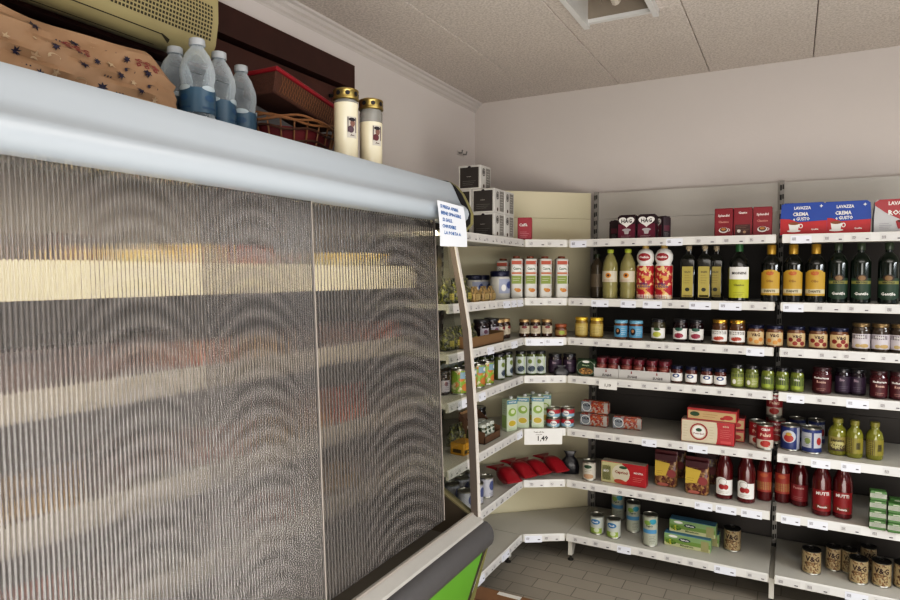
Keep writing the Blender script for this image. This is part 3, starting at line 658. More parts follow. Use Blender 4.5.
@kind
def kraft_tray():
    w, d, h = .3, .19, .05; k = C('8a6a46', rough=.8)
    t = empty('cardboard_tray'); b = MB().box(-w/2, -d/2, 0, w/2, d/2, .003, k)
    for y in (-d/2, d/2-.003): b.box(-w/2, y, 0, w/2, y+.003, h, k)
    for x in (-w/2, w/2-.003): b.box(x, -d/2, 0, x+.003, d/2, h*1.12, k)
    b.build('tray_body', t); MB().box(-w*.5-.001, -d*.1, h*.5, -w*.5+.001, d*.1, h*.75, C('3a2a1c')).build('hand_hole', t); return t
@kind
def open_box():
    w, d, h = .16, .13, .125; k = C('6a4c34', rough=.85); k2 = C('a48258', rough=.85)
    t = empty('cardboard_box'); b = MB().box(-w/2, -d/2, 0, w/2, d/2, .003, k)
    b.box(-w/2, d/2-.003, 0, w/2, d/2, h, k); b.prism([(-d/2, 0), (d/2, 0), (d/2, h), (-d/2+.04, h*.45), (-d/2, h*.4)], -w/2, -w/2+.003, k, 'X'); b.prism([(-d/2, 0), (d/2, 0), (d/2, h), (-d/2+.04, h*.45), (-d/2, h*.4)], w/2-.003, w/2, k, 'X'); b.box(-w/2, -d/2, 0, w/2, -d/2+.003, h*.25, k)
    b.build('box_body', t); MB().box(-w/2+.003, d/2-.006, h*.9, w/2-.003, d/2-.003, h, k2).build('cut_edge', t); return t
@kind
def yellow_box():
    t = carton('tea_box', .1, .075, .055, C('c8961c', rough=.45), lambda g, S, w, h: (g.rect(S, -w*.45, h*.15, w*.45, h*.45, C('3a2c14')), g.text(S, 'Camomilla', 0, h*.3, .01, C('e0b83c'), w*.7, .002), fineprint(g, S, -w*.35, w*.35, h*.6, h*.8, 2, C('6a4a10'))), side=lambda g, S, w, h: g.rect(S, -w*.3, h*.2, w*.3, h*.5, C('4a3414')))
    return t
@kind
def spice_jar():
    return jar('spice_jar', .022, .085, C('3c4428', rough=.2, coat=.4), C('c8ccc0', rough=.35), lambda g, S, a, b, r: (g.rect(S, -r*.9, a+.004, r*.9, a+.018, C('c8b838')), g.oval(S, 0, b-.012, r*.6, .008, C('2c4434'))), label=C('c4c8bc'), lz=(.1, .8))
# ------------------------------------------------------------------ the room
CZ = 2.685; XL, XR, YB, YF = -1.88, 2.6, 3.85, -2.6
def wallmat(name, h, bump=.15):
    return mat(name, rgb(h), .85, var=.03, scale=3, bump=bump, bscale=90)
wm = wallmat('wall_paint', 'c3bdb9')
def floor_mat():
    m = mat('floor_tiles', rgb('958e84'), .45, var=.12, scale=6); nt = m.node_tree; b = nt.nodes['Principled BSDF']
    tc = nt.nodes.new('ShaderNodeTexCoord'); mp = nt.nodes.new('ShaderNodeMapping'); mp.inputs['Location'].default_value = (1.02+.1, -3.05, 0)
    br = nt.nodes.new('ShaderNodeTexBrick'); br.inputs['Scale'].default_value = 1; br.inputs['Brick Width'].default_value = .2; br.inputs['Row Height'].default_value = .098
    br.inputs['Mortar Size'].default_value = .002; br.inputs['Color1'].default_value = rgb('979084')+(1,); br.inputs['Color2'].default_value = rgb('888277')+(1,); br.inputs['Mortar'].default_value = rgb('3a352f')+(1,)
    nt.links.new(tc.outputs['Object'], mp.inputs[0]); nt.links.new(mp.outputs[0], br.inputs['Vector'])
    prev = b.inputs['Base Color'].links[0].from_node; mx = nt.nodes.new('ShaderNodeMix'); mx.data_type = 'RGBA'; mx.blend_type = 'MULTIPLY'; mx.inputs[0].default_value = .5
    nt.links.new(br.outputs['Color'], mx.inputs[6]); 
    mx2 = nt.nodes.new('ShaderNodeMix'); mx2.data_type = 'RGBA'; mx2.inputs[0].default_value = .35
    nt.links.new(br.outputs['Color'], mx2.inputs[6]); nt.links.new(prev.outputs[2], mx2.inputs[7]); nt.links.new(mx2.outputs[2], b.inputs['Base Color'])
    bp = nt.nodes.new('ShaderNodeBump'); bp.inputs['Strength'].default_value = .4; bp.inputs['Distance'].default_value = .002; bp.invert = True
    nt.links.new(br.outputs['Fac'], bp.inputs['Height']); nt.links.new(bp.outputs['Normal'], b.inputs['Normal'])
    return m
struct(MB().box(XL, YF, -.06, XR, YB, 0, floor_mat()), 'floor')
wml = mat('wall_paint_lit', rgb('d9d4d2'), .85, var=.03, scale=3, bump=.15, bscale=90)  # left wall paint lightened, standing in for fill light it lacks
struct(MB().box(XL-.1, YB, -.06, XR+.1, YB+.1, CZ+.1, wm), 'wall_back')
# left wall with the opening for the dark wooden window frame
WY0, WY1, WZ0, WZ1 = .9, 2.50, 1.2, 2.54
g = MB()
g.box(XL-.12, YF, 0, XL, WY0, CZ, wml); g.box(XL-.12, WY1, 0, XL, YB, CZ, wml); g.box(XL-.12, WY0, WZ1, XL, WY1, CZ, wml); g.box(XL-.12, WY0, 0, XL, WY1, WZ0, wml)
struct(g, 'wall_left')
g = MB(); ry0, ry1, rz0, rz1 = .2, 3.0, .9, 2.25
g.box(XR, YF, 0, XR+.1, ry0, CZ, wm); g.box(XR, ry1, 0, XR+.1, YB, CZ, wm); g.box(XR, ry0, rz1, XR+.1, ry1, CZ, wm); g.box(XR, ry0, 0, XR+.1, ry1, rz0, wm)
struct(g, 'wall_right')
struct(MB().box(XL-.1, YF-.1, -.06, XR+.1, YF, CZ+.1, wm), 'wall_front')
alu = mat('window_alu', rgb('8a8a88'), .4, .6)
w2 = MB()
for a, b_ in ((ry0, ry0+.05), (ry1-.05, ry1), ((ry0+ry1)/2-.03, (ry0+ry1)/2+.03)): w2.box(XR+.02, a, rz0, XR+.08, b_, rz1, alu)
w2.box(XR+.02, ry0, rz0, XR+.08, ry1, rz0+.05, alu).box(XR+.02, ry0, rz1-.05, XR+.08, ry1, rz1, alu)
struct(w2, 'window_2')
# ceiling panels: 0.5 m strips running into the room, gaps between, one opening for the recessed light
def ceil_mat():
    m = mat('ceiling_board', rgb('d0c8c1'), .95, var=.05, scale=5, bump=.9, bscale=150); nt = m.node_tree; b = nt.nodes['Principled BSDF']
    tc = nt.nodes.new('ShaderNodeTexCoord'); n = nt.nodes.new('ShaderNodeTexNoise'); n.inputs['Scale'].default_value = 95; n.inputs['Detail'].default_value = 3; n.inputs['Roughness'].default_value = .7
    nt.links.new(tc.outputs['Object'], n.inputs['Vector']); r = nt.nodes.new('ShaderNodeValToRGB'); r.color_ramp.elements[0].position = .42; r.color_ramp.elements[0].color = (.76, .76, .76, 1); r.color_ramp.elements[1].position = .56
    nt.links.new(n.outputs['Fac'], r.inputs[0]); mx = nt.nodes.new('ShaderNodeMix'); mx.data_type = 'RGBA'; mx.blend_type = 'MULTIPLY'; mx.inputs[0].default_value = 1
    prev = b.inputs['Base Color'].links[0].from_socket; nt.links.new(prev, mx.inputs[6]); nt.links.new(r.outputs[0], mx.inputs[7]); nt.links.new(mx.outputs[2], b.inputs['Base Color'])
    return m
cm = ceil_mat(); seam = mat('ceiling_seam', rgb('4a4542'), .9)
HX0, HX1, HY0, HY1 = -.835, -.535, 2.22, 2.835
g = MB(); xs = [XL]; x = .068-2.0
while x < XR:
    if x > XL+.05: xs.append(x)
    x += .5
xs.append(XR)
def cboard(x0, x1, y0, y1): g.cbox(x0+.0015, y0, CZ, x1-.0015, y1, CZ+.02, cm, .003)
for a, b_ in zip(xs[:-1], xs[1:]):
    if a < HX0 and HX1 < b_:
        cboard(a, b_, HY1, YB); cboard(a, b_, YF, HY0); cboard(a, HX0, HY0, HY1); cboard(HX1, b_, HY0, HY1)
    else: cboard(a, b_, YF, YB)
g.box(XL, YF, CZ+.018, HX0, YB, CZ+.03, seam).box(HX1, YF, CZ+.018, XR, YB, CZ+.03, seam).box(HX0, YF, CZ+.018, HX1, HY0, CZ+.03, seam).box(HX0, HY1, CZ+.018, HX1, YB, CZ+.03, seam)
struct(g, 'ceiling')
# cornice on the left wall
cw = mat('cornice_plaster', rgb('c9c4c1'), .7, var=.03)
g = MB().prism([(XL, CZ), (XL+.055, CZ), (XL+.05, CZ-.008), (XL+.036, CZ-.012), (XL+.03, CZ-.024), (XL+.017, CZ-.03), (XL+.013, CZ-.044), (XL+.004, CZ-.05), (XL, CZ-.058)], YF, YB, cw)
struct(g, 'trim_1')
# dark timber window frame behind the chiller
wd = mat('dark_timber', rgb('40241e'), .45, var=.3, scale=14); wd2 = mat('dark_timber_board', rgb('54322a'), .5, var=.3, scale=10); dkp = mat('dark_gap', rgb('0c0808'), .8)
g = MB().box(XL-.1, WY0, WZ1-.1, XL+.02, WY1, WZ1+.01, wd).box(XL-.1, WY1-.055, WZ0, XL+.02, WY1+.01, WZ1-.1, wd).box(XL-.1, WY0, WZ0, XL+.02, WY0+.06, WZ1-.1, wd)
g.box(XL-.06, WY0+.06, WZ1-.245, XL-.005, WY1-.055, WZ1-.115, wd2).box(XL-.11, WY0, WZ0, XL-.095, WY1, WZ1, dkp)
fr = struct(g, 'window_1')
g = MB().box(XL-.08, WY0+.06, WZ1-.5, XL-.045, WY1-.06, WZ1-.255, mat('blind_grey', rgb('6b6a6c'), .7)); g.build('blind', fr)
g = MB().tube([(XL+.005, WY1-.17, WZ1-.17), (XL+.02, WY1-.13, WZ1-.16), (XL+.022, WY1-.1, WZ1-.19), (XL+.015, WY1-.1, WZ1-.24)], .008, dkp); g.build('blind_strap_guide', fr)
# ceiling light without its cover
wt = mat('enamel_white', rgb('cfcfcd'), .4)
lt = empty('ceiling_light', ((HX0+HX1)/2, (HY0+HY1)/2, CZ)); hx, hy = (HX1-HX0)/2, (HY1-HY0)/2
g = MB()
for s in (-1, 1): g.box(s*hx-.012, -hy-.012, -.03, s*hx+.012, hy+.012, .004, wt); g.box(-hx+.012, s*hy-.012, -.012, hx-.012, s*hy+.012, .004, wt)
g.build('frame', lt)
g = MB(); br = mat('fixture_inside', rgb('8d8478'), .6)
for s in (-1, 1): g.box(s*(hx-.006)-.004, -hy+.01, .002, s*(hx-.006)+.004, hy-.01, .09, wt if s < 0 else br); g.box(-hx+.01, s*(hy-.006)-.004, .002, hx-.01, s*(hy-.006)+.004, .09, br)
g.box(-hx+.01, -hy+.01, .088, hx-.01, hy-.01, .094, br); g.build('housing', lt)
for k, yy in enumerate((.08, .2)):
    g = MB().tube([(-.06+.05*k, yy-.12, .06), (-.05+.05*k, yy-.02, .045), (-.05+.05*k, yy+.03, .03)], .02, mat('lamp_holder', rgb('bdb6ab'), .5)); g.build('lamp_holder', lt)
g = MB()
for k in range(4): g.tube([(-.11+.06*k, -.05, .08), (-.1+.06*k, .06, .03+.01*k), (-.06+.05*k, .12, .05), (-.08+.07*k, .2, .08)], .003, mat('wire_dark', rgb('3a332c'), .5), 6)
g.build('wires', lt)
g = MB().box(-.07, .22, .03, -.06, .23, .09, br).box(.1, .2, .03, .11, .21, .09, br); g.build('spring_clip', lt)
tag(lt, 'square recessed ceiling light without its cover, wires showing', 'ceiling light')
# little wall hook in the corner
hk = empty('wall_hook', (XL, 3.63, 2.325)); MB().cbox(0, -.045, -.012, .008, .045, .012, cw, .002).build('hook_plate', hk)
MB().tube([(.004, -.03, 0), (.03, -.03, -.004), (.034, -.03, .015)], .005, alu).build('hook', hk); MB().tube([(.004, .03, 0), (.03, .03, -.004), (.034, .03, .015)], .005, alu).build('hook', hk)
tag(hk, 'small pale bracket on the wall near the ceiling corner', 'wall bracket')
# ------------------------------------------------------------------ shelving
ZS = [1.742, 1.431, 1.220, 1.015, .729, .45, .153]
XA, YA0, YA1 = -1.267, 2.33, 3.176; XB0, XB1, XC0, XC1, YS = -1.0555, -.072, -.048, .94, 3.308
enam = mat('shelf_enamel', rgb('b9b6ae'), .42, var=.04, scale=8); railm = mat('price_rail_white', rgb('c9c7c2'), .35, var=.03, scale=12)
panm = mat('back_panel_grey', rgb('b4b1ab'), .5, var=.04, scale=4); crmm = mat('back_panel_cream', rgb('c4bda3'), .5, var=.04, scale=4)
pand = mat('back_panel_shaded', rgb('35302c'), .6, var=.1, scale=5); updk = mat('upright_grey', rgb('8b8883'), .45)  # lower back panels: darkened copy, shade between the shelves put into the colour
dark_slot = mat('slot_dark', rgb('1d1a18'), .7); tagw = mat('price_tag_white', rgb('d2d4dc'), .4); tagi = mat('price_tag_ink', rgb('4a4850'), .5)
def rail(p0, p1, z, parent, tags=6, seed=0, hh=.036):
    """front lip + price rail of one shelf from p0 to p1 (front runs so that outward is to the right of p0->p1 direction)"""
    p0, p1 = Vector(p0), Vector(p1); d = (p1-p0); L = d.length; d.normalize(); out = Vector((d.y, -d.x))
    def P(u, o, zz): q = p0+d*u+out*o; return (q.x, q.y, zz)
    if tags == 2: p0 = p0+d*.009; L -= .018
    g = MB(); pr = [(-.004, z+.001), (.004, z+.003), (.006, z-.002), (.010, z-hh), (.004, z-hh-.002), (-.004, z-hh)]
    n = len(pr); vs = [P(.002, o, zz) for o, zz in pr]+[P(L-.002, o, zz) for o, zz in pr]
    g.add(vs, [(i, (i+1) % n, n+(i+1) % n, n+i) for i in range(n)]+[tuple(range(n))[::-1], tuple(range(n, 2*n))], railm)
    for u in (.0, L-.004): g.add([P(u+a, o, zz) for a in (0, .004) for o, zz in ((-.003, z), (.008, z), (.011, z-hh), (-.003, z-hh))], [(0,1,2,3),(7,6,5,4),(0,4,5,1),(1,5,6,2),(2,6,7,3),(3,7,4,0)], enam)
    g.build('price_rail', parent)
    R = random.Random(seed)
    S = Func(lambda u, v, o: P(u, .0065+(hh-v)/hh*.004+o, z-hh+v))
    for k in range(tags):
        w = R.uniform(.07, .1); u = (k+.5)*L/tags+R.uniform(-.3, .3)*L/tags*.5-w/2; u = min(max(u, .01), L-w-.01)
        t = MB(); big = R.random() < .25
        t.rect(S, u, .004 if not big else -.004, u+w, hh-.005, tagw if big else mat('price_tag_pale', rgb('bfbdba'), .4), .0012)
        barcode(t, S, u+w*.08, .009, w*.2, .014, tagi); fineprint(t, S, u+w*.38, u+w*.68, .012, hh-.01, 3, tagi)
        t.rect(S, u+w*.75, .008, u+w*.9, .013, tagi, .002)
        t.build('price_tag', parent)
def unit(name, label, shelves, backs, uprights, feet, seed):
    t = empty(name); tag(t, label, 'shelving', 'white metal shelving units with price rails')
    for i, z in enumerate(ZS):
        poly, fr = shelves
        g = MB().prism(poly, z-.022, z, enam, 'Z')
        if i == 6: g.prism([((p[0]-poly[0][0])*.97+poly[0][0], p[1]) for p in poly], z-.034, z-.0225, enam, 'Z')
        sh = g.build('shelf', t); rail(fr[0], fr[1], z, sh, fr[2], seed*10+i)
    for (a, b_, cut) in backs:
        a, b_ = Vector(a), Vector(b_); d = (b_-a).normalized(); n = Vector((-d.y, d.x))*.012
        zz = [.06, .45, .85, 1.25, 1.73, 1.89, 2.045]
        for q in range(6):
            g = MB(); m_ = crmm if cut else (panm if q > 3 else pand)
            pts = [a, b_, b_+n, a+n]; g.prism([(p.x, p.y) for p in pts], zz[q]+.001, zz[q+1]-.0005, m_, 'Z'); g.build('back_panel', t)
    for (x, y, rz) in uprights:
        xf = Matrix.Translation((x, y, 0)) @ Matrix.Rotation(rz, 4, 'Z'); g = MB().box(-.011, -.012, .03, .011, .012, 2.05, updk, xf)
        k = .1
        while k < 2.03: g.box(-.009, -.0128, k, -.001, -.0118, k+.028, dark_slot, xf); g.box(.002, -.0128, k+.006, .0085, -.0118, k+.03, dark_slot, xf); k += .05
        g.build('upright', t)
    for (x, y, rz) in feet:
        xf = Matrix.Translation((x, y, 0)) @ Matrix.Rotation(rz, 4, 'Z'); g = MB()
        g.add([(sx, yy, zz) for sx in (-.011, .011) for yy, zz in ((0, .03), (.03, .03), (.09, .1), (.4, .1), (.4, .128), (0, .128))], [(0,1,2,3,4,5), (11,10,9,8,7,6)]+[(i, (i+1) % 6, 6+(i+1) % 6, 6+i)[::-1] for i in range(6)], enam, False, xf)
        ft = g.build('foot_bracket', t)
        MB().lathe([(.016, 0), (.016, .006), (.007, .01), (.007, .03)], mat('foot_dark', rgb('2a2622'), .5), 10, xf=Matrix.Translation((x, y, 0)) @ Matrix.Rotation(rz, 4, 'Z') @ Matrix.Translation((0, .015, 0))).build('foot_screw', ft)
    return t
unit('shelving_unit', 'white shelving bay running along the window wall beside the chiller', ([(XA, YA0), (XA, YA1-.002), (-1.755, YA1-.002), (-1.755, YA0)], ((XA, YA0), (XA, YA1-.002), 9)),
     [((-1.77, YA0), (-1.77, 3.172), False)], [(-1.757, 2.35, PI/2), (-1.757, 3.16, PI/2)], [(XA-.05, 2.36, PI/2), (XA-.05, 3.15, PI/2)], 1)
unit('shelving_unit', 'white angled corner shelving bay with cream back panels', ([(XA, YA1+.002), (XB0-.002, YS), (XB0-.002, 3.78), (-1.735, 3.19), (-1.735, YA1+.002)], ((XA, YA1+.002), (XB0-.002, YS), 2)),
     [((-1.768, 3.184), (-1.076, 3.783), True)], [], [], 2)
unit('shelving_unit', 'white shelving bay against the end wall next to the corner bay', ([(XB0, YS), (XB1, YS), (XB1, 3.785), (XB0, 3.785)], ((XB0, YS), (XB1, YS), 8)),
     [((XB0+.01, 3.8), (-.0605, 3.8), False)], [(XB0+.012, 3.785, 0), (-.06, 3.785, 0)], [(XB0+.015, 3.325, 0), (-.06, 3.325, 0)], 3)
unit('shelving_unit', 'white shelving bay against the end wall holding the blue coffee bricks', ([(XC0, YS), (XC1, YS), (XC1, 3.785), (XC0, 3.785)], ((XC0, YS), (XC1, YS), 8)),
     [((-.0585, 3.8), (XC1, 3.8), False)], [(XC1, 3.785, 0)], [(XC1-.02, 3.325, 0)], 4)
# ------------------------------------------------------------------ chiller
FE, FS = 2.29, -.7
canm = mat('canopy_enamel', rgb('a3acb4'), .3, var=.03, scale=3, coat=.3); olive = mat('end_trim_olive', rgb('7e7a52'), .5); blk = mat('rubber_black', rgb('1b191a'), .6)
dgrey = mat('bumper_grey', rgb('4d4c4d'), .45, var=.08, scale=50); green = mat('chiller_green', rgb('629c36'), .4, var=.04, scale=8); inner = mat('chiller_inner', rgb('5f5a57'), .4, var=.05)
ch = empty('open_chiller', (0, 0, 0)); tag(ch, 'long chilled display cabinet with ribbed translucent covers and green base', 'refrigerator')
cp = [(-1.84, 1.915), (-1.36, 1.93), (-1.25, 1.932), (-1.222, 1.928), (-1.2105, 1.915), (-1.198, 1.89), (-1.184, 1.86), (-1.172, 1.838), (-1.153, 1.828), (-1.14, 1.814), (-1.136, 1.797), (-1.141, 1.78), (-1.152, 1.769), (-1.17, 1.764), (-1.26, 1.764), (-1.27, 1.84), (-1.84, 1.84)]
MB().prism(cp, FS, FE-.016, canm, smooth=True).build('canopy', ch)
ce = [(x, z) for x, z in [(-1.84, 1.92), (-1.36, 1.935), (-1.285, 1.945), (-1.235, 1.935), (-1.2, 1.912), (-1.172, 1.88), (-1.15, 1.84), (-1.131, 1.8), (-1.133, 1.76), (-1.16, 1.732), (-1.26, 1.74), (-1.84, 1.8)]]
MB().prism(ce, FE-.015, FE-.010, blk).build('seal_strip', ch); MB().prism(ce, FE-.0095, FE+.015, olive).build('end_cap', ch)
# cover panels: ribbed twin-wall sheet
def rib_mat(name='ribbed_sheet', RP=.0092):
    m = bpy.data.materials.new(name); m.use_nodes = True; nt = m.node_tree; nt.nodes.clear(); N = nt.nodes.new; L = nt.links.new
    out = N('ShaderNodeOutputMaterial'); tc = N('ShaderNodeTexCoord'); sp = N('ShaderNodeSeparateXYZ'); L(tc.outputs['Object'], sp.inputs[0])
    def math_(op, a, b=None, c=None):
        n = N('ShaderNodeMath'); n.operation = op
        for i, q in enumerate((a, b, c)):
            if q is None: continue
            if isinstance(q, (int, float)): n.inputs[i].default_value = q
            else: L(q, n.inputs[i])
        return n.outputs[0]
    Y, Z = sp.outputs['Y'], sp.outputs['Z']
    ribs = math_('SINE', math_('MULTIPLY', Y, 2*PI/RP))
    # moire arches, an optical effect painted into the sheet's colour
    arch = None
    for yc, k in ((.30, 46), (.86, 40), (1.18, 34), (1.86, 15)):
        dy = math_('SUBTRACT', Y, yc); d2 = math_('MULTIPLY', dy, dy)
        ph = math_('MULTIPLY', math_('ADD', math_('MULTIPLY', Z, 1.0), math_('MULTIPLY', d2, k*.11)), 2*PI/.05)
        fade = math_('POWER', 2.718, math_('MULTIPLY', d2, -k*1.1))
        w = math_('MULTIPLY', math_('SINE', ph), fade); arch = w if arch is None else math_('ADD', arch, w)
    nz = N('ShaderNodeTexNoise'); nz.inputs['Scale'].default_value = 3; nz.inputs['Detail'].default_value = 2; mp = N('ShaderNodeMapping'); mp.inputs['Scale'].default_value = (1, 2.5, .8); L(tc.outputs['Object'], mp.inputs[0]); L(mp.outputs[0], nz.inputs['Vector'])
    nz2 = N('ShaderNodeTexNoise'); nz2.inputs['Scale'].default_value = 1; nz2.inputs['Detail'].default_value = 1; mp2 = N('ShaderNodeMapping'); mp2.inputs['Scale'].default_value = (1, 200, .6); L(tc.outputs['Object'], mp2.inputs[0]); L(mp2.outputs[0], nz2.inputs['Vector'])
    hgt = math_('ADD', ribs, math_('MULTIPLY', nz2.outputs['Fac'], .5))
    bp = N('ShaderNodeBump'); bp.inputs['Strength'].default_value = .8; bp.inputs['Distance'].default_value = .0011; L(hgt, bp.inputs['Height'])
    rf = N('ShaderNodeBsdfRefraction'); rf.inputs['IOR'].default_value = 1.16; rf.inputs['Roughness'].default_value = .07; L(bp.outputs[0], rf.inputs['Normal']); rf.inputs['Color'].default_value = (.93, .92, .91, 1)
    df = N('ShaderNodeBsdfDiffuse'); L(bp.outputs[0], df.inputs['Normal'])
    shade = math_('ADD', .42, math_('ADD', math_('MULTIPLY', ribs, .14), math_('MULTIPLY', arch, .09)))
    cc = N('ShaderNodeCombineColor'); L(shade, cc.inputs[0]); L(math_('MULTIPLY', shade, .93), cc.inputs[1]); L(math_('MULTIPLY', shade, .89), cc.inputs[2]); L(cc.outputs[0], df.inputs['Color'])
    fac = math_('ADD', .085, math_('ADD', math_('MULTIPLY', arch, .034), math_('ADD', math_('MULTIPLY', ribs, .06), math_('MULTIPLY', nz2.outputs['Fac'], .12))))
    m1 = N('ShaderNodeMixShader'); L(fac, m1.inputs[0]); L(rf.outputs[0], m1.inputs[1]); L(df.outputs[0], m1.inputs[2])
    gl = N('ShaderNodeBsdfGlossy'); gl.inputs['Roughness'].default_value = .22; L(bp.outputs[0], gl.inputs['Normal'])
    m2 = N('ShaderNodeMixShader'); m2.inputs[0].default_value = .06; L(m1.outputs[0], m2.inputs[1]); L(gl.outputs[0], m2.inputs[2])
    L(m2.outputs[0], out.inputs[0]); return m
rm = rib_mat(); rm2 = rib_mat('ribbed_sheet_far', .0145); edgem = mat('sheet_edge', rgb('98918a'), .3)
def cover(y0, y1, dx, rm):
    g = MB(); z0, z1 = .612, 1.775
    def X(z): return -1.198+(1.76-z)/1.1*.043+dx
    vs = [(X(z)+o, y, z) for y in (y0, y1) for z, o in ((z0, 0), (z0, -.006), (z1, -.006), (z1, 0))]
    g.add(vs, [(0,4,7,3), (1,2,6,5), (0,1,5,4), (3,7,6,2), (0,3,2,1), (4,5,6,7)], rm); p = g.build('cover_panel', ch)
    e = MB()
    for y in (y1-.003,): e.add([(X(z)+o, yy, z) for yy in (y, y+.004) for z, o in ((z0, .0015), (z0, -.0075), (z1, -.0075), (z1, .0015))], [(0,4,7,3), (1,2,6,5), (0,1,5,4), (3,7,6,2), (0,3,2,1), (4,5,6,7)], edgem)
    e.build('edge_strip', p)
cover(.30, 1.406, 0, rm); cover(1.03, 2.129, -.012, rm2); cover(-.7, .34, -.012, rm)
# post and glass end
def slab(pts, y0, y1, m_, name): return MB().prism(pts, y0, y1, m_).build(name, ch)
PL = [at(x, y, 'Y', FE) for x, y in ((449, 232), (452, 248), (459, 290), (464.5, 330), (468, 380), (470, 420), (472.3, 480), (473.2, 514))]
PW = [.022, .022, .025, .028, .03, .031, .031, .031]
slab([(p.x, p.z) for p in PL]+[(p.x+w_, p.z) for p, w_ in list(zip(PL, PW))[::-1]], FE-.02, FE-.004, mat('post_alu', rgb('625a54'), .4, .3), 'end_post')
slab([(p.x+w_+.0005, p.z) for p, w_ in zip(PL, PW)]+[(p.x+w_+.005, p.z) for p, w_ in list(zip(PL, PW))[::-1]], FE-.022, FE-.003, mat('post_seal', rgb('c3bdb6'), .4), 'post_seal')
gm = bpy.data.materials.new('end_glass'); gm.use_nodes = True; nt = gm.node_tree; nt.nodes.clear(); o_ = nt.nodes.new('ShaderNodeOutputMaterial'); tr = nt.nodes.new('ShaderNodeBsdfTransparent'); tr.inputs[0].default_value = (.86, .87, .85, 1); gs = nt.nodes.new('ShaderNodeBsdfGlossy'); gs.inputs['Roughness'].default_value = .05; mx = nt.nodes.new('ShaderNodeMixShader'); mx.inputs[0].default_value = .06; nt.links.new(tr.outputs[0], mx.inputs[1]); nt.links.new(gs.outputs[0], mx.inputs[2]); nt.links.new(mx.outputs[0], o_.inputs[0])
slab([(-1.24, 1.73), (-1.12, .60), (-1.3, .69), (-1.82, .74), (-1.82, 1.73)], FE-.02, FE-.014, gm, 'end_glass')
slab([(-1.10, .575), (-1.125, .592), (-1.3, .69), (-1.82, .74), (-1.84, .1), (-1.16, .1), (-1.135, .231), (-1.09, .374), (-1.06, .463)], FE-.03, FE-.002, mat('chiller_side', rgb('3c352c'), .5), 'side_panel')
slab([(-1.112, .586), (-1.127, .596), (-1.3, .695), (-1.82, .745), (-1.82, .752), (-1.3, .702), (-1.127, .604)], FE-.034, FE+.002, mat('side_trim', rgb('5f5a44'), .45), 'side_trim')
slab([(-1.128, .60), (-1.12, .603), (-1.075, .578), (-1.07, .568), (-1.075, .56), (-1.128, .58)], FS, FE-.006, mat('sill_alu', rgb('aeaca7'), .35, .2), 'sill_rail')
MB().prism([(-1.118, .6025), (-1.113, .6045), (-1.108, .6), (-1.113, .598)], FS, FE-.006, edgem).build('sill_lip', ch)
bump = [(-1.075, .57)]+[(-1.075+.045*math.sin(a), .515+.056*math.cos(a)) for a in [PI*i/10 for i in range(1, 8)]]+[(-1.06, .463), (-1.12, .463), (-1.12, .57)]
MB().prism(bump, FS, FE+.003, dgrey, smooth=True).build('bumper', ch)
slab([(-1.062, .464), (-1.135, .231), (-1.16, .1), (-1.18, .1), (-1.15, .235), (-1.08, .464)], FS, FE-.004, green, 'front_panel')
slab([(-1.055, .464), (-1.0605, .464), (-1.1335, .231), (-1.1585, .1), (-1.153, .1)], FE-.003, FE+.001, olive, 'edge_trim')
slab([(-1.2, .0), (-1.2, .1), (-1.82, .1), (-1.82, 0)], FS, FE-.05, blk, 'plinth')
slab([(-1.84, .1), (-1.84, 1.84), (-1.815, 1.84), (-1.815, .1)], FS, FE-.03, inner, 'back_panel')
slab([(-1.81, .45), (-1.81, .5), (-1.13, .5), (-1.13, .45)], FS, FE-.03, mat('chiller_floor', rgb('3b3836'), .5), 'floor_tray')
crail = mat('chiller_rail', rgb('d8d2bc'), .4)
FZ = [1.535, 1.27, .985, .73]
for i, z in enumerate(FZ):
    sh = MB().box(-1.81, FS, z-.018, -1.49, FE-.035, z, mat('chiller_shelf', rgb('8a8680'), .4)).build('shelf', ch)
    MB().prism([(-1.49, z+[.055, .03][i > 0]), (-1.484, z+[.055, .03][i > 0]), (-1.476, z-.035), (-1.49, z-.035)], FS, FE-.035, crail if i == 0 else mat('chiller_rail_dull', rgb('8b867d'), .4)).build('price_rail', sh)
# things chilled behind the covers
def chill(nm, w, d, h, base, spots, form):
    def f():
        t = empty(nm); sk = speckle(nm+base, rgb(base), [rgb(s) for s in spots], 26, .52)
        if form == 'tub':
            MB().lathe([(w*.38, 0), (w*.4, .004), (w*.5, h*.9), (w*.52, h*.92), (w*.52, h), (0, h)], sk, 18).build('tub_body', t); MB().lathe([(w*.53, h*.95), (w*.53, h+.002), (0, h+.002)], C('d0d0cc'), 18).build('lid', t)
        elif form == 'pouch':
            MB().loft([(w*.46, d*.45, 0), (w*.5, d*.5, .015), (w*.48, d*.4, h*.6), (w*.5, d*.1, h*.9), (w*.49, .003, h)], sk, e=4).build('bag_body', t); MB().rect(Flat(d*.51), -w*.3, h*.2, w*.3, h*.55, C(spots[0])).build('label', t)
        else:
            MB().cbox(-w/2, -d/2, 0, w/2, d/2, h, sk, .006, seg=2).build('pack_body', t); MB().rect(Flat(d/2), -w*.36, h*.2, w*.36, h*.75, C(spots[0])).build('label', t)
        return t
    return f
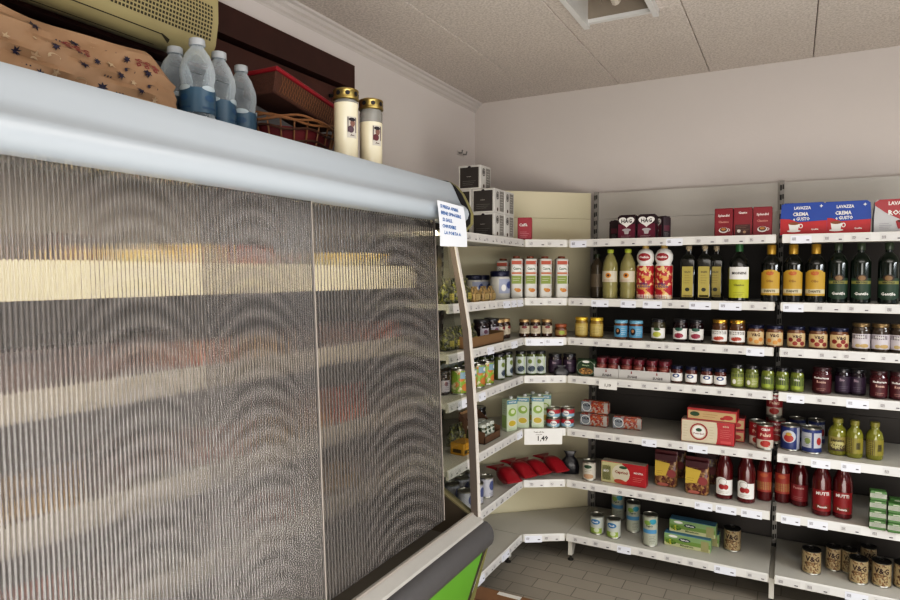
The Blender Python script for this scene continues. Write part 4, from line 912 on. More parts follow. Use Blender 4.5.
CH = [('cheese_pack', .15, .1, .1, 'cfc08a', ['e0d8b0', 'c8a850'], 'box', 'pale yellow cheese pack'), ('yogurt_tub', .1, .1, .11, 'c9c4c0', ['a03c3c', 'd8d4d0'], 'tub', 'whitish yogurt tub'),
      ('sausage_pack', .16, .08, .11, '8c4a3c', ['b8705c', '5c2a24'], 'pouch', 'reddish sliced meat pouch'), ('pasta_pack', .17, .08, .13, '8a6a38', ['c09a54', '4c3a24'], 'pouch', 'ochre fresh pasta pouch'),
      ('dark_pack', .14, .09, .12, '2c2428', ['5c4640', '1c181c'], 'box', 'dark boxed chilled pack'), ('orange_pack', .2, .09, .14, 'b4482c', ['d0683c', '8c2c20'], 'pouch', 'orange pouch')]
for c in CH: BUILDERS[c[0]] = chill(*c[:7])
R = random.Random(5)
wn = ['top', 'second', 'third', 'lowest']
plan = [(0, [0, 4, 2, 0, 1]), (1, [4, 2, 4, 3, 4]), (2, [4, 3, 2, 4, 3]), (3, [4, 2, 4, 3])]
for si, kinds_ in plan:
    y = .32; k = 0
    while y < 2.16:
        c = CH[kinds_[(k*7+si) % len(kinds_)] if not (si == 2 and 1.72 < y < 1.95) else 5]; w = c[1]; y += w/2+.008
        if y+w/2 > 2.23: break
        if R.random() < .93:
            place(c[0], -1.575, y, FZ[si]+.0005, f'{c[7]} blurred behind the ribbed cover on the {wn[si]} chiller shelf', 'food pack', f'{c[7]}s on the {wn[si]} chiller shelf', PI/2+R.uniform(-.06, .06), (1, 1, R.uniform(.85, 1.15)))
        y += w/2+R.uniform(.004, .03); k += 1
# ------------------------------------------------------------------ on top of the chiller
# (surface heights follow the canopy top)
# air conditioner
acm = mat('aircon_plastic', rgb('a39a74'), .45, var=.04, scale=4); acd = mat('aircon_dark', rgb('3a3524'), .7)
ac = empty('air_conditioner', (0, 0, 0)); tag(ac, 'beige wall air conditioner mounted above the wrapped parcel', 'air conditioner')
AY0, AY1 = .3, 1.495
acp = [(-1.878, 2.335), (-1.82, 2.29), (-1.77, 2.262), (-1.72, 2.25), (-1.69, 2.262), (-1.668, 2.3), (-1.655, 2.37), (-1.655, 2.5), (-1.675, 2.56), (-1.878, 2.565)]
MB().prism(acp, AY0, AY1, acm, smooth=True).build('casing', ac)
def acs(u, v, o):
    """surface point: u along Y, v = distance round the lower front of the casing"""
    pts = acp[2:8]; acc = 0
    for a, b_ in zip(pts[:-1], pts[1:]):
        l = math.hypot(b_[0]-a[0], b_[1]-a[1])
        if v <= acc+l or b_ == pts[-1]:
            q = (v-acc)/l; x = a[0]+(b_[0]-a[0])*q; z = a[1]+(b_[1]-a[1])*q; nx, nz = (b_[1]-a[1])/l, -(b_[0]-a[0])/l; return (x+nx*o, u, z+nz*o)
        acc += l
AS = Func(acs); g = MB()
for v in (.055, .1): g.rect(AS, AY0+.02, v, 1.3, v+.003, acd, .0008)
for i in range(10): g.rect(AS, 1.3+i*.003, .1-i*.002, 1.305+i*.003, .104-i*.001, acd, .0009)
g.build('flap', ac)
g = MB()
for i in range(30):
    for j in range(9): u, v = 1.13+i*.0115, .135+j*.0125; g.add([acs(u, v, .0008), acs(u+.0075, v, .0008), acs(u+.0075, v+.0075, .0008), acs(u, v+.0075, .0008)], [(0, 1, 2, 3)], acd)
g.build('grille', ac)
# wrapped parcel with stars
pm = mat('parcel_paper', rgb('8f745a'), .6, var=.06, scale=6, bump=.6, bscale=9)
pc = empty('wrapped_parcel', (-1.56, .72, 1.942)); tag(pc, 'parcel in tan wrapping paper printed with dark stars and pale moons', 'parcel')
def wob(u, v): return .5*(.012*math.sin(u*17+v*9)+.01*math.sin(u*31-v*23)+.008*math.sin(v*40+u*5))
def ptop(u): return .172-.006*math.sin(u*11)-max(0, u-.36)*.7
def psf(u, v, o):     # u along Y (-.6 .. .53), v 0..1 up the front face
    z = v*ptop(u)
    return (.16-.05*v*v-.06*max(0, u-.36)*1.2+wob(u, v)+o, u, z)
g = MB(); nu, nv = 60, 12; vs = []
for i in range(nu+1):
    u = -.6+1.02*i/nu
    for j in range(nv+1): vs.append(psf(u, j/nv, 0))
    vs.append((-.16, u, ptop(u)-.02+wob(u, 2)*.5)); vs.append((-.17, u, 0))
w_ = nv+3; fs = [(i*w_+j, (i+1)*w_+j, (i+1)*w_+j+1, i*w_+j+1) for i in range(nu) for j in range(w_-1)]
fs += [tuple(range(w_)), tuple(nu*w_+j for j in range(w_))[::-1]]
g.add(vs, fs, pm, True)
PS = Func(lambda u, v, o: psf(u, v/.19, o+.001)); navy = C('2a2440', rough=.6); cream = C('cdb596', rough=.6); rd = C('8c3a34', rough=.6)
R = random.Random(3)
for i in range(104):
    u = -.56+(i % 21)*.045+R.uniform(-.01, .01); v = .02+(i//21)*.034+R.uniform(-.01, .01)
    k = i % 5
    if k in (0, 3): g.star(PS, u, v, R.uniform(.009, .015), navy, n=7, inner=.45, rot=R.random())
    elif k == 1: g.star(PS, u, v, R.uniform(.008, .013), cream, n=5, rot=R.random())
    elif k == 2:
        pts = [(u+.014*math.cos(a), v+.009*math.sin(a)) for a in [PI*q/6 for q in range(-1, 8)]]; pts2 = [(u+.010*math.cos(a)+.003, v+.005*math.sin(a)+.002) for a in [PI*q/6 for q in range(7, -2, -1)]]
        g.add([PS(a, b_, .001) for a, b_ in pts+pts2], [(j, j+1, 16-j, 17-j) for j in range(8)], cream if i % 2 else navy)
    else:
        for q in range(3): g.oval(PS, u+q*.008, v, .002, .002, navy, .001, 6)
for u in (-.28, -.13, .14, .32):
    for q in range(3): g.text(PS, 'oh', u+q*.02, [.15, .12, .1, .14][int(u*50) % 4]-q*.004, .02, rd, .022, .002, rot=1.3)
g.build('printed_paper', pc)
MB().add([(.0, -.1, .173), (.02, .34, .17), (.05, .34, .168), (.03, -.1, .171)], [(0, 1, 2, 3)], mat('clear_tape', rgb('a58a68'), .2)).build('tape', pc)
# water bottles
pet = bpy.data.materials.new('clear_plastic'); pet.use_nodes = True; nt = pet.node_tree; nt.nodes.clear(); N_ = nt.nodes.new; o_ = N_('ShaderNodeOutputMaterial'); tr = N_('ShaderNodeBsdfTransparent'); tr.inputs[0].default_value = (.9, .93, .95, 1)
pb = N_('ShaderNodeBsdfPrincipled'); pb.inputs['Base Color'].default_value = (.5, .56, .6, 1); pb.inputs['Roughness'].default_value = .08; lw = N_('ShaderNodeLayerWeight'); lw.inputs[0].default_value = .45; nzz = N_('ShaderNodeTexNoise'); nzz.inputs['Scale'].default_value = 45; mm = N_('ShaderNodeMath'); mm.operation = 'MULTIPLY_ADD'; mm.inputs[1].default_value = .25; nt.links.new(nzz.outputs['Fac'], mm.inputs[0]); nt.links.new(lw.outputs['Facing'], mm.inputs[2])
bpp = N_('ShaderNodeBump'); bpp.inputs['Strength'].default_value = .5; bpp.inputs['Distance'].default_value = .004; nt.links.new(nzz.outputs['Fac'], bpp.inputs['Height']); nt.links.new(bpp.outputs[0], pb.inputs['Normal'])
mx = N_('ShaderNodeMixShader'); nt.links.new(mm.outputs[0], mx.inputs[0]); nt.links.new(tr.outputs[0], mx.inputs[1]); nt.links.new(pb.outputs[0], mx.inputs[2]); nt.links.new(mx.outputs[0], o_.inputs[0]); capw = C('b9bfc4', rough=.4)
@kind
def water_bottle():
    r, h = .042, .285; t = empty('water_bottle')
    pr = [(r*.7, 0), (r*.95, .004), (r, .02)]
    for i in range(5): pr += [(r, .03+.012*i), (r*.95, .036+.012*i)]
    pr += [(r, .1), (r*.93, .125), (r*.93, .15), (r, .165), (r, .185), (r*.95, .2), (r*.7, .235), (r*.42, .256), (r*.36, .262), (r*.36, .268)]
    MB().lathe(pr, pet, 24).build('bottle_body', t)
    MB().lathe([(r*.45, .263), (r*.47, .266), (r*.45, .283), (r*.4, h), (0, h)], capw, 18).build('cap', t)
    g = MB(); S = Cyl(r*1.01); bl = C('41657e', rough=.3); g.lathe([(r*1.01, .05), (r*1.01, .125)], bl, 24); g.f = g.f[:24]; g.mi = g.mi[:24]; g.sm = g.sm[:24]
    for a in range(4):
        S = Cyl(r*1.012, a*PI/2); g.oval(S, 0, .125, .02, .008, C('c3d2da')); g.rect(S, -.02, .062, .02, .068, C('2c5478')); g.oval(S, 0, .095, .014, .01, C('2f5a80'))
    g.build('label', t)
    return t
zt = 1.932
for i, (px, X_, lab) in enumerate(((197, -1.42, 'clear water bottle with blue label standing forward beside the wrapped parcel'), (219, -1.475, 'clear water bottle with blue label between two other bottles'), (241, -1.53, 'clear water bottle with blue label at the basket end of the row'), (175, -1.525, 'clear water bottle half hidden behind the forward bottle and the parcel'))):
    q = at(px, [42, 54, 66, 52][i], 'X', X_)
    place('water_bottle', X_, q.y, 1.942, lab, 'bottle', 'water bottles on the chiller', .4*i, (1.08, 1.08, [.86, .9, .93, .86][i]))
# votive candles
wax = mat('candle_wax', rgb('d9cfb4'), .3, coat=.4, var=.04); glassc = mat('candle_glass', rgb('b9b9b4'), .08, trans=.6, ior=1.2, coat=.5); gold = mat('candle_gold', rgb('a5925c'), .3, .95)
def candle(wz, lab, px, face):
    q = at(px, 120, 'X', -1.33); t = empty('votive_candle', (-1.33, q.y, 1.939)); r, h = .04, .232
    MB().lathe([(r*.95, 0), (r, .004), (r, wz)], wax, 24).build('wax_body', t)
    MB().lathe([(r*1.01, wz), (r*1.01, h-.045), (r*.93, h-.035), (r*.93, h-.02)], glassc, 24).build('glass_neck', t)
    g = MB().lathe([(r*1.0, h-.034), (r*1.1, h-.032), (r*1.1, h-.026), (r*1.04, h-.024), (r*1.04, h-.006), (r*1.08, h-.004), (r*1.06, h), (r*.7, h+.006), (0, h+.007)], gold, 24); 
    for i in range(8): S = Cyl(r*1.045, i*PI/4); g.oval(S, 0, h-.015, .008, .0075, BLACK)
    g.build('lid', t)
    S = Cyl(r*1.015, 1.15); g = MB().rect(S, -.017, .07, .019, .14, C('d8d2c8')); pts = [(-.015, .088), (.017, .088), (.017, .138), (-.015, .138)]
    g.poly(S, pts, C('3a2c36'), .0014); g.oval(S, .002, .118, .009, .012, C('8c6458'), .0018); g.oval(S, -.004, .098, .011, .012, C('6c2c34') if face else C('5c4450'), .0017); g.oval(S, 0, .13, .012, .006, C('241c28'), .002); g.text(S, 'Ave', .001, .079, .007, C('5a4a48'), .02, .0018)
    g.build('picture_label', t); tag(t, lab, 'candle', 'votive candles')
candle(.193, 'white votive candle with gold lid touching the wicker basket', 346, 0)
candle(.153, 'votive candle with lower wax and clear glass neck, apart from the basket', 371, 1)
# basket and red gift box in it
by0, by1 = 1.47, 1.80; bc = ((by0+by1)/2); wick = mat('wicker_brown', rgb('472a1c'), .6, var=.3, scale=60); wick2 = mat('wicker_pale', rgb('7a5434'), .55, var=.2, scale=60)
bk = empty('wicker_basket', (-1.55, bc+.08, 1.942)); tag(bk, 'brown wicker basket lined with red cloth beside the gold-lidded candle', 'basket')
def bring(z, rx, ry, rr, m_, g, ph=0, n=48): 
    g.tube([(rx*math.cos(2*PI*i/n), ry*math.sin(2*PI*i/n), z+.006*math.sin(6*2*PI*i/n+ph)) for i in range(n)], rr, m_, 6, True)
g = MB()
for i, z in enumerate((.012, .045, .06, .095)): bring(z, .1+z*.25, .15+z*.3, .004, wick, g, i)
g.build('woven_side', bk); g = MB()
for k in range(5): bring(.118+.007*(k % 3), .127+.004*(k//2), .188+.004*(k % 2), .0042, wick2, g, k*2.1)
g.build('woven_rim', bk)
g = MB()
for i in range(22): a = 2*PI*i/22; g.tube([(.1*math.cos(a), .15*math.sin(a), 0), (.112*math.cos(a), .168*math.sin(a), .06), (.126*math.cos(a), .186*math.sin(a), .125)], .0032, wick2, 5)
g.build('stake', bk); bk_st = None
g = MB().lathe([(.09, .002), (.1, .02), (.115, .1), (.112, .1), (.02, .012)], mat('red_cloth', rgb('5c0f17'), .7, var=.25, scale=20), 24, sy=1.45); g.build('cloth_lining', bk)
rb = empty('gift_box', (-1.55, 1.72, 2.112)); rb.rotation_euler = (math.radians(-11), 0, 0)
g = MB().cbox(-.07, -.165, .0, .07, .16, .075, mat('woven_box_side', rgb('4c2c20'), .7, var=.5, scale=90, bump=1, bscale=300), .004); g.build('woven_box', rb)
MB().cbox(-.075, -.17, .073, .075, .165, .088, mat('gift_red', rgb('7e1622'), .4), .003).build('lid', rb)
g = MB(); Q = Func(lambda u, v, o: (.0725+o, u, v))
for i in range(26): g.add([Q(-.145+i*.012, .008, 0), Q(-.143+i*.012, .008, 0), Q(-.125+i*.012, .068, 0), Q(-.127+i*.012, .068, 0)], [(0, 1, 2, 3)], wick2); g.add([Q(-.125+i*.012, .008, .001), Q(-.123+i*.012, .008, .001), Q(-.141+i*.012, .068, .001), Q(-.143+i*.012, .068, .001)], [(0, 1, 2, 3)], wick2)
g.build('woven_pattern', rb)
tag(rb, 'tilted red-lidded woven gift box resting in the wicker basket', 'gift box')
# paper notice hanging from the canopy
no = empty('paper_notice', (0, 0, 0)); pap = mat('paper_white', rgb('dfe3ea'), .6, var=.02); ink = mat('blue_marker', rgb('2c5f9e'), .6)
NP = [at(437, 200, 'X', -1.119), at(463.5, 207, 'X', -1.119), at(467, 247, 'X', -1.112), at(440, 246, 'X', -1.112)]
def nps(u, v, o):  # u 0..1 along, v 0..1 down
    p = (NP[0]*(1-u)+NP[1]*u)*(1-v)+(NP[3]*(1-u)+NP[2]*u)*v; return (p.x+.004*math.sin(v*3)+o, p.y, p.z)
g = MB(); vs = [nps(i/6, j/6, 0) for i in range(7) for j in range(7)]; g.add(vs, [(i*7+j, i*7+j+1, (i+1)*7+j+1, (i+1)*7+j) for i in range(6) for j in range(6)], pap, True); g.build('sheet', no)
S = Func(lambda u, v, o: nps(u+.5, .5-v, .0012+o)); g = MB()
for i, (s_, w_) in enumerate((('SI PREGA APRIRE', .66), ('BENE SPINGERE', .74), ('SI SALE.', .42), ('CHIUDERE', .5), ('LA PORTA A', .74))): g.text(S, s_, -.42+w_/2, .38-i*.145, .085, ink, w_, .0006, rot=-.03)
g.build('handwriting', no); tag(no, 'white paper notice with blue handwriting hanging from the chiller canopy end', 'sign')
# ------------------------------------------------------------------ cardboard box on the floor
kb = mat('carton_brown', rgb('7d5c40'), .85, var=.1); fb = empty('cardboard_box', (0, 0, 0)); q = at(500, 591, 'Z', .12)
g = MB().cbox(q.x-.1, q.y-.32, .002, q.x+.22, q.y, .12, kb, .002); g.build('box_body', fb)
MB().box(q.x-.1, q.y-.12, .1205, q.x+.22, q.y-.118, .1215, mat('flap_gap', rgb('3a281a'), .9)).build('flap_gap', fb)
MB().box(q.x+.0, q.y-.035, .1203, q.x+.11, q.y-.008, .1216, WHITE).build('white_tape', fb)
tag(fb, 'brown cardboard box with white tape on the tiled floor', 'box')
# ------------------------------------------------------------------ goods on the shelves
ORD = ['first', 'second', 'third', 'fourth', 'fifth', 'sixth', 'seventh', 'eighth', 'ninth', 'tenth', 'eleventh', 'twelfth']
NUM = ['', 'one', 'two', 'three', 'four', 'five', 'six', 'seven', 'eight', 'nine', 'ten', 'eleven', 'twelve']
SN = ['top shelf', 'second shelf', 'third shelf', 'fourth shelf', 'fifth shelf', 'sixth shelf', 'bottom shelf']
def lab(desc, where, i, n, frm='from the corner'):
    if n == 1: return f'{desc} on the {where}'
    if n == 2 and frm == 'from the corner': return f'{desc}, {where}, ' + ('nearer the corner' if i == 0 else 'farther from the corner')
    return f'{desc}, {where}, {ORD[i]} of {NUM[n]} {frm}'
def front(kinds_, desc, cat, s, pts, r=.038, sb=.04, group=None, extra='', rz=0., dz=0.):
    """goods on the end-wall bays: pts are photo x positions, or (x, y) of the base where it meets the shelf"""
    n = len(pts); out = []; sc = 1
    xs_ = [at(p[0] if isinstance(p, tuple) else p, 300, 'Y', YS+sb+r).x for p in pts]
    if n > 1 and r > .028: sc = min(1, (min(b-a for a, b in zip(xs_, xs_[1:]))-.002)/(2*r*1.03)); sc = max(sc, .82)
    for i, p in enumerate(pts):
        kd = kinds_[i % len(kinds_)] if isinstance(kinds_, (list, tuple)) else kinds_
        px, py = p if isinstance(p, tuple) else (p, None)
        Yc = YS+sb+r
        if py is not None and ZS[s] < .9:
            Yc = min(max(at(px, py, 'Z', ZS[s]).y+r, YS+.02+r), 3.66)
        X = at(px, py or 300, 'Y', Yc).x
        o = place(kd, X, Yc, ZS[s]+.0006+dz, lab(desc, SN[s]+extra, i, n), cat, group or (desc+'s on the '+SN[s] if n > 1 else None), rz+random.uniform(-.12, .12), (sc, sc, 1))
        out.append(o)
    return out
# top shelf
front('hag_pack', 'dark maroon coffee pack with white heart', 'coffee', 0, [627, 646.5], .03, .03)
o = place('hag_pack', at(660.5, 230, 'Y', 3.42).x, 3.44, ZS[0]+.0006, 'maroon heart coffee pack turned sideways, last of its cluster on the top shelf', 'coffee', None, -.75, .94)
o = place('hag_pack', at(616, 230, 'Y', 3.50).x, 3.50, ZS[0]+.0006, 'dark coffee pack half hidden behind the heart packs, corner end', 'coffee', None, -PI/2, .88)
place('splendid', at(724, 230, 'Y', 3.4).x, 3.4, ZS[0]+.0006, 'red coffee carton with cup picture nearest the corner on the top shelf', 'coffee', 'red coffee cartons', .0)
place('splendid_back', at(743, 230, 'Y', 3.4).x, 3.4, ZS[0]+.0006, 'red coffee carton showing its brown back, between two others', 'coffee', 'red coffee cartons')
place('splendid', at(762.5, 230, 'Y', 3.4).x, 3.4, ZS[0]+.0006, 'red coffee carton with cup picture next to the perforated upright', 'coffee', 'red coffee cartons', .0)
place('crema', at(803, 225, 'Y', 3.4).x, 3.4, ZS[0]+.0006, 'blue and red coffee brick beside the perforated upright', 'coffee', 'blue coffee bricks')
place('crema', at(845.5, 225, 'Y', 3.4).x, 3.41, ZS[0]+.0006, 'blue and red coffee brick next to the red and silver one', 'coffee', 'blue coffee bricks', .0)
place('rossa', at(898.5, 225, 'Y', 3.4).x, 3.4, ZS[0]+.0006, 'red and silver coffee brick at the end of the top shelf', 'coffee')
# capsule boxes: stack near the chiller end
bx = at(497, 236.5, 'Z', ZS[0]); bw, bd, bh = .121, .121, .116; ex, ey = -1.277, 2.829
n_ = 0
for (cx, cy, lv, txt) in ((0, 0, 0, 'bottom box at the chiller side, front column'), (0, 1, 0, 'bottom box at the corner side, front column'), (0, 0, 1, 'second-layer box at the chiller side, front column'), (0, 1, 1, 'second-layer box at the corner side, front column'), (1, 0, 0, 'bottom box in the wall-side column'), (1, 0, 1, 'second-layer box in the wall-side column'), (.6, .0, 2, 'single box topping the stack')):
    place('capsule_box', ex-bw/2-cx*(bw+.004), ey+bd/2+cy*(bd+.003), ZS[0]+.0006+lv*(bh+.0014), 'white and dark grey capsule box, '+txt, 'coffee', 'capsule boxes stacked on the top shelf', 0)
q = at(522.5, 239, 'Y', 3.2); place('pink_carton', q.x, 3.235, ZS[0]+.0006, 'pinkish red coffee carton on the corner top shelf', 'coffee', None, .3)
# second shelf
front('old_oil', 'dark brown oil bottle nearest the corner', 'bottle', 1, [597], .036, .1)
front('seed_oil', 'pale seed oil bottle with yellow-green cap', 'bottle', 1, [610, 627.5], .041, .03)
front('peanut_oil', 'red and white sleeved peanut oil bottle', 'bottle', 1, [645, 663.5], .044, .03)
front('square_oil', 'dark square oil bottle with yellow label', 'bottle', 1, [688, 704], .036, .04)
place('square_oil', at(716, 280, 'Y', 3.47).x, 3.47, ZS[1]+.0006, 'dark square oil bottle standing behind the front two', 'bottle')
front('round_oil', 'green-capped olive oil bottle with bright yellow label', 'bottle', 1, [738.5], .05, .03)
front('dante_oil', 'gold-capped olive oil bottle', 'bottle', 1, [770.5], .043, .04)
front('dante_oil', 'gold-capped olive oil bottle past the perforated upright', 'bottle', 1, [792.5, 815], .043, .04)
front('green_oil', 'dark green olive oil bottle with green label', 'bottle', 1, [837, 860, 888], .041, .05)
# third shelf
front('mustard_jar', 'yellow-lidded mustard jar', 'jar', 2, [582, 597], .036, .05)
front('tuna_jar', 'pale blue lidded fish jar', 'jar', 2, [621.5, 636.5], .036, .04)
front('artichoke_jar', 'dark-lidded jar with green picture label', 'jar', 2, [659], .036, .05)
front('cherry_jar', 'dark cherry jam jar with white label', 'jar', 2, [681, 697], .036, .05)
front('pesto_jar', 'gold-lidded sauce jar with white label', 'jar', 2, [720.5, 738], .04, .03)
front('vg_orange', 'navy-lidded jar with orange slices label', 'jar', 2, [756.5, 775.5], .043, .03)
front('vg_red', 'navy-lidded jar with red berries label', 'jar', 2, [797, 819, 840], .043, .03)
front('mushroom_jar', 'bronze-lidded mushroom preserve jar', 'jar', 2, [862, 881.5, 901], .044, .03)
# fourth shelf
front('green_tray_box', 'green ready-meal pack with rounded top', 'food pack', 3, [587.5], .02, .03)
for i, (px, nm) in enumerate(((609, 'corner'), (634, 'middle'), (659, 'far'))):
    X = at(px, 384, 'Y', YS+.03+.065).x
    place('jar_tray', X, YS+.095, ZS[3]+.0006, f'white card tray of sauce jars, {nm} one of three', 'tray', 'white card trays of sauce jars', 0)
    for a in range(2):
        for b_ in range(2):
            place('tray_jar', X-.031+.062*a, YS+.062+b_*.064, ZS[3]+.003, f'small red-lidded jar in the {nm} card tray, {["front","back"][b_]} row, ' + ('corner side' if a == 0 else 'far side'), 'jar', 'small sauce jars in card trays', 0, (1, 1, 1.1))
front('sauce_tin', 'tiny navy-lidded sauce jar with white label', 'jar', 3, [678, 692.5, 708, 721.5], .03, .03)
front(['caper_jar_pale', 'caper_jar_pale'], 'pale-labelled olive jar', 'jar', 3, [739, 753.5], .034, .03)
front('caper_jar', 'olive jar with dark green band', 'jar', 3, [769.5, 784, 799], .033, .03)
front('beet_jar', 'red antipasto jar', 'jar', 3, [824], .039, .04)
front('dark_jar', 'very dark preserve jar', 'jar', 3, [845, 860], .04, .07)
front('beet_jar', 'red antipasto jar at the far end', 'jar', 3, [881, 901], .039, .03)
# fifth shelf
for i, (px, py, dz, nm) in enumerate(((593, 427, 0, 'lower pack of the stack by the corner'), (594, 427, .0715, 'upper pack of the stack by the corner'), (626, 430, 0, 'single pack beside the stack'))):
    q = at(px, py, 'Z', ZS[4]); place('fish_multipack', q.x, q.y+.03, ZS[4]+.0006+dz, 'silver and red tuna multipack, '+nm, 'food pack', 'tuna multipacks', [.0, -.05, .12][i], .97)
q = at(706, 446, 'Z', ZS[4]); q.y = max(q.y, 3.325); place('bean_pack', q.x, q.y+.05, ZS[4]+.0006, 'cream and red tomato multipack under the flatter one', 'food pack', None, 0, .93)
place('bean_pack_flat', q.x+.02, q.y+.056, ZS[4]+.114, 'flat cream tomato multipack lying on the taller red carton', 'food pack', None, -.05, .93)
place('bean_pack_flat', q.x+.05, q.y+.165, ZS[4]+.0006+.06, 'flat red multipack behind the cream and red carton, upper', 'food pack', 'multipacks behind', 0, (.9, .9, .95))
place('bean_pack_flat', q.x+.05, q.y+.165, ZS[4]+.0006, 'flat red multipack behind the cream and red carton, lower', 'food pack', 'multipacks behind', 0, (.9, .9, .93))
front('tomato_can', 'red tomato tin in front', 'tin', 4, [(764.5, 450)], .038)
front('tomato_can', 'red tomato tin behind the front one', 'tin', 4, [(757, 446), (776.5, 444)], .038)
place('tomato_can', at(774, 425, 'Y', 3.6).x, 3.6, ZS[4]+.0006, 'red tomato tin at the back by the upright, lower', 'tin', 'tomato tins at the back'); place('tomato_can', at(774, 425, 'Y', 3.6).x, 3.6, ZS[4]+.1196, 'red tomato tin at the back by the upright, stacked on another', 'tin', 'tomato tins at the back')
front('blue_can', 'blue tomato tin with red picture', 'tin', 4, [(790, 451)], .042)
front('blue_can_back', 'blue tomato tin showing its back label', 'tin', 4, [(811, 454)], .042)
front('blue_can_back', 'blue tin in the rear row', 'tin', 4, [(797, 443), (816, 445)], .042)
front('pesto_bottle', 'yellow-green dressing bottle facing forward', 'bottle', 4, [(837, 456)], .04)
front('pesto_bottle_back', 'yellow-green dressing bottle showing its barcode', 'bottle', 4, [(854, 459), (874, 461)], .04)
# sixth shelf
front('cream_can', 'pale vegetable tin nearest the corner', 'tin', 5, [(589, 481)], .036)
q = at(623, 485, 'Z', ZS[5]); place('couscous_box', q.x, q.y+.028, ZS[5]+.0006, 'red and cream snack carton on the sixth shelf', 'food pack', None, -.02)
front('pasta_bag', 'yellow and brown pasta bag', 'food pack', 5, [(666, 487), (697, 495)], .025, rz=.05)
front('pasta_bag', 'yellow and brown pasta bag in the rear row', 'food pack', 5, [(675, 478), (706, 484)], .025)
front('passata_white', 'tomato sauce bottle with white label', 'bottle', 5, [(724, 500), (746, 504)], .041)
front('passata_tan', 'tomato sauce bottle with tan label', 'bottle', 5, [(764, 502), (782, 504)], .041)
front('passata_dark', 'darker tomato sauce bottle past the upright', 'bottle', 5, [(799, 507)], .039)
front('passata_red', 'tall tomato sauce bottle with red label', 'bottle', 5, [(821, 517), (842, 520)], .044)
q0 = at(868, 529, 'Z', ZS[5])
for a in range(2):
    for lv in range(3 if a else 4):
        place('mini_carton', q0.x+.035+a*.066, q0.y+.025-(.0 if a == 0 else .008), ZS[5]+.0006+lv*.0428, f'small green stock box, {["bottom","second","third","top"][lv]} in the {["first","second"][a]} stack from corner', 'food pack', 'stacked green stock boxes', random.uniform(-.03, .03), .98)
for lv in range(3): place('mini_carton', q0.x+.1+.066, q0.y+.06, ZS[5]+.0006+lv*.0428, f'small green and grey stock box, {["bottom","second","third"][lv]} of the rear stack', 'food pack', 'stacked green stock boxes', 0, .98)
for lv in range(3): place('mini_carton', q0.x+.1+.066*.2, q0.y+.09, ZS[5]+.0006+lv*.0428, f'small green and grey stock box, {["bottom","second","third"][lv]} of the hidden rear stack', 'food pack', 'stacked green stock boxes', 0, .98)
# bottom shelf
front('pea_can', 'short pea tin with green band', 'tin', 6, [(597, 535), (613.5, 539)], .037)
front('tall_can', 'tall grey tin behind the short pea tins', 'tin', 6, [(618, 518)], .037)
front('tall_can', 'tall grey tin, middle one', 'tin', 6, [(633, 533)], .037)
front('tall_can', 'tall pale tin with blue stripe in front', 'tin', 6, [(650, 547)], .037)
q = at(687, 549, 'Z', ZS[6]); place('veg_box', q.x, q.y+.03, ZS[6]+.0006, 'green and blue vegetable carton, lower of the stack', 'food pack', 'vegetable cartons', -.03, 1.08)
place('veg_box', q.x+.02, q.y+.06, ZS[6]+.0006+.0665, 'green and blue vegetable carton, upper of the stack', 'food pack', 'vegetable cartons', -.02, 1.08)
place('veg_box', q.x+.03, q.y+.13, ZS[6]+.0006, 'green and blue vegetable carton at the back under nothing but shade', 'food pack', 'vegetable cartons', -.02, 1.08)
front('vg_can', 'speckled beige bean tin beside the vegetable cartons', 'tin', 6, [(732, 552)], .04)
front('vg_can', 'speckled beige bean tin standing alone past the upright', 'tin', 6, [(811, 575)], .04)
front('vg_can', 'speckled beige bean tin, rear row', 'tin', 6, [(833, 572), (849, 575), (868, 572)], .04)
front('vg_can', 'speckled beige bean tin, front row', 'tin', 6, [(858, 585), (881, 588), (903, 590)], .04)
# --- corner bay and window-side bay
def side(kd, desc, cat, s, pts, sb=.04, r=.036, group=None, frm='from the chiller', rz=PI/2, dz=0.0, sc=1.):
    n = len(pts); out = []; ys_ = [at(p[0] if isinstance(p, tuple) else p, 300, 'X', XA-sb-r).y for p in pts]
    if n > 1 and sc == 1.: q_ = max(.75, min(1, (min(b-a for a, b in zip(ys_, ys_[1:]))-.002)/(2*r*1.03))); sc = (q_, q_, 1)
    for i, p in enumerate(pts):
        px, py = p if isinstance(p, tuple) else (p, 300); k = kd[i % len(kd)] if isinstance(kd, (list, tuple)) else kd
        Xc = XA-sb-r; q = at(px, py, 'X', Xc)
        where = SN[s]+' of the window-side bay'
        L_ = f'{desc}, {SN[s]} beside the chiller' if n == 1 else f'{desc}, {SN[s]}, {ORD[i]} of {NUM[n]} {frm}'
        out.append(place(k, Xc, min(q.y, 3.12), ZS[s]+.0006+dz, L_, cat, group or (desc+'s '+SN[s] if n > 1 else None), rz+random.uniform(-.1, .1), sc))
    return out
def corner(kd, desc, cat, s, pts, r=.036, sb=.03, rz=.45, dz=0., sc=1.):
    """along the angled front of the corner bay; pts are photo x"""
    n = len(pts); out = []
    a, b_ = Vector((XA, YA1)), Vector((XB0, YS)); d = (b_-a).normalized(); nn = Vector((-d.y, d.x))
    for i, p in enumerate(pts):
        px, back = p if isinstance(p, tuple) else (p, 0)
        o0 = a+nn*(sb+r+back); D = FW+RR*((px-450)/FPX); den = D.x*d.y-D.y*d.x
        t = (o0.x*d.y-o0.y*d.x)/den
        L_ = f'{desc} on the corner {SN[s]}' if n == 1 else f'{desc}, corner {SN[s]}, {ORD[i]} of {NUM[n]} from chiller'
        k = kd[i % len(kd)] if isinstance(kd, (list, tuple)) else kd
        out.append(place(k, D.x*t, D.y*t, ZS[s]+.0006+dz, L_, cat, desc+'s on the corner '+SN[s] if n > 1 else None, rz+random.uniform(-.08, .08), sc))
    return out
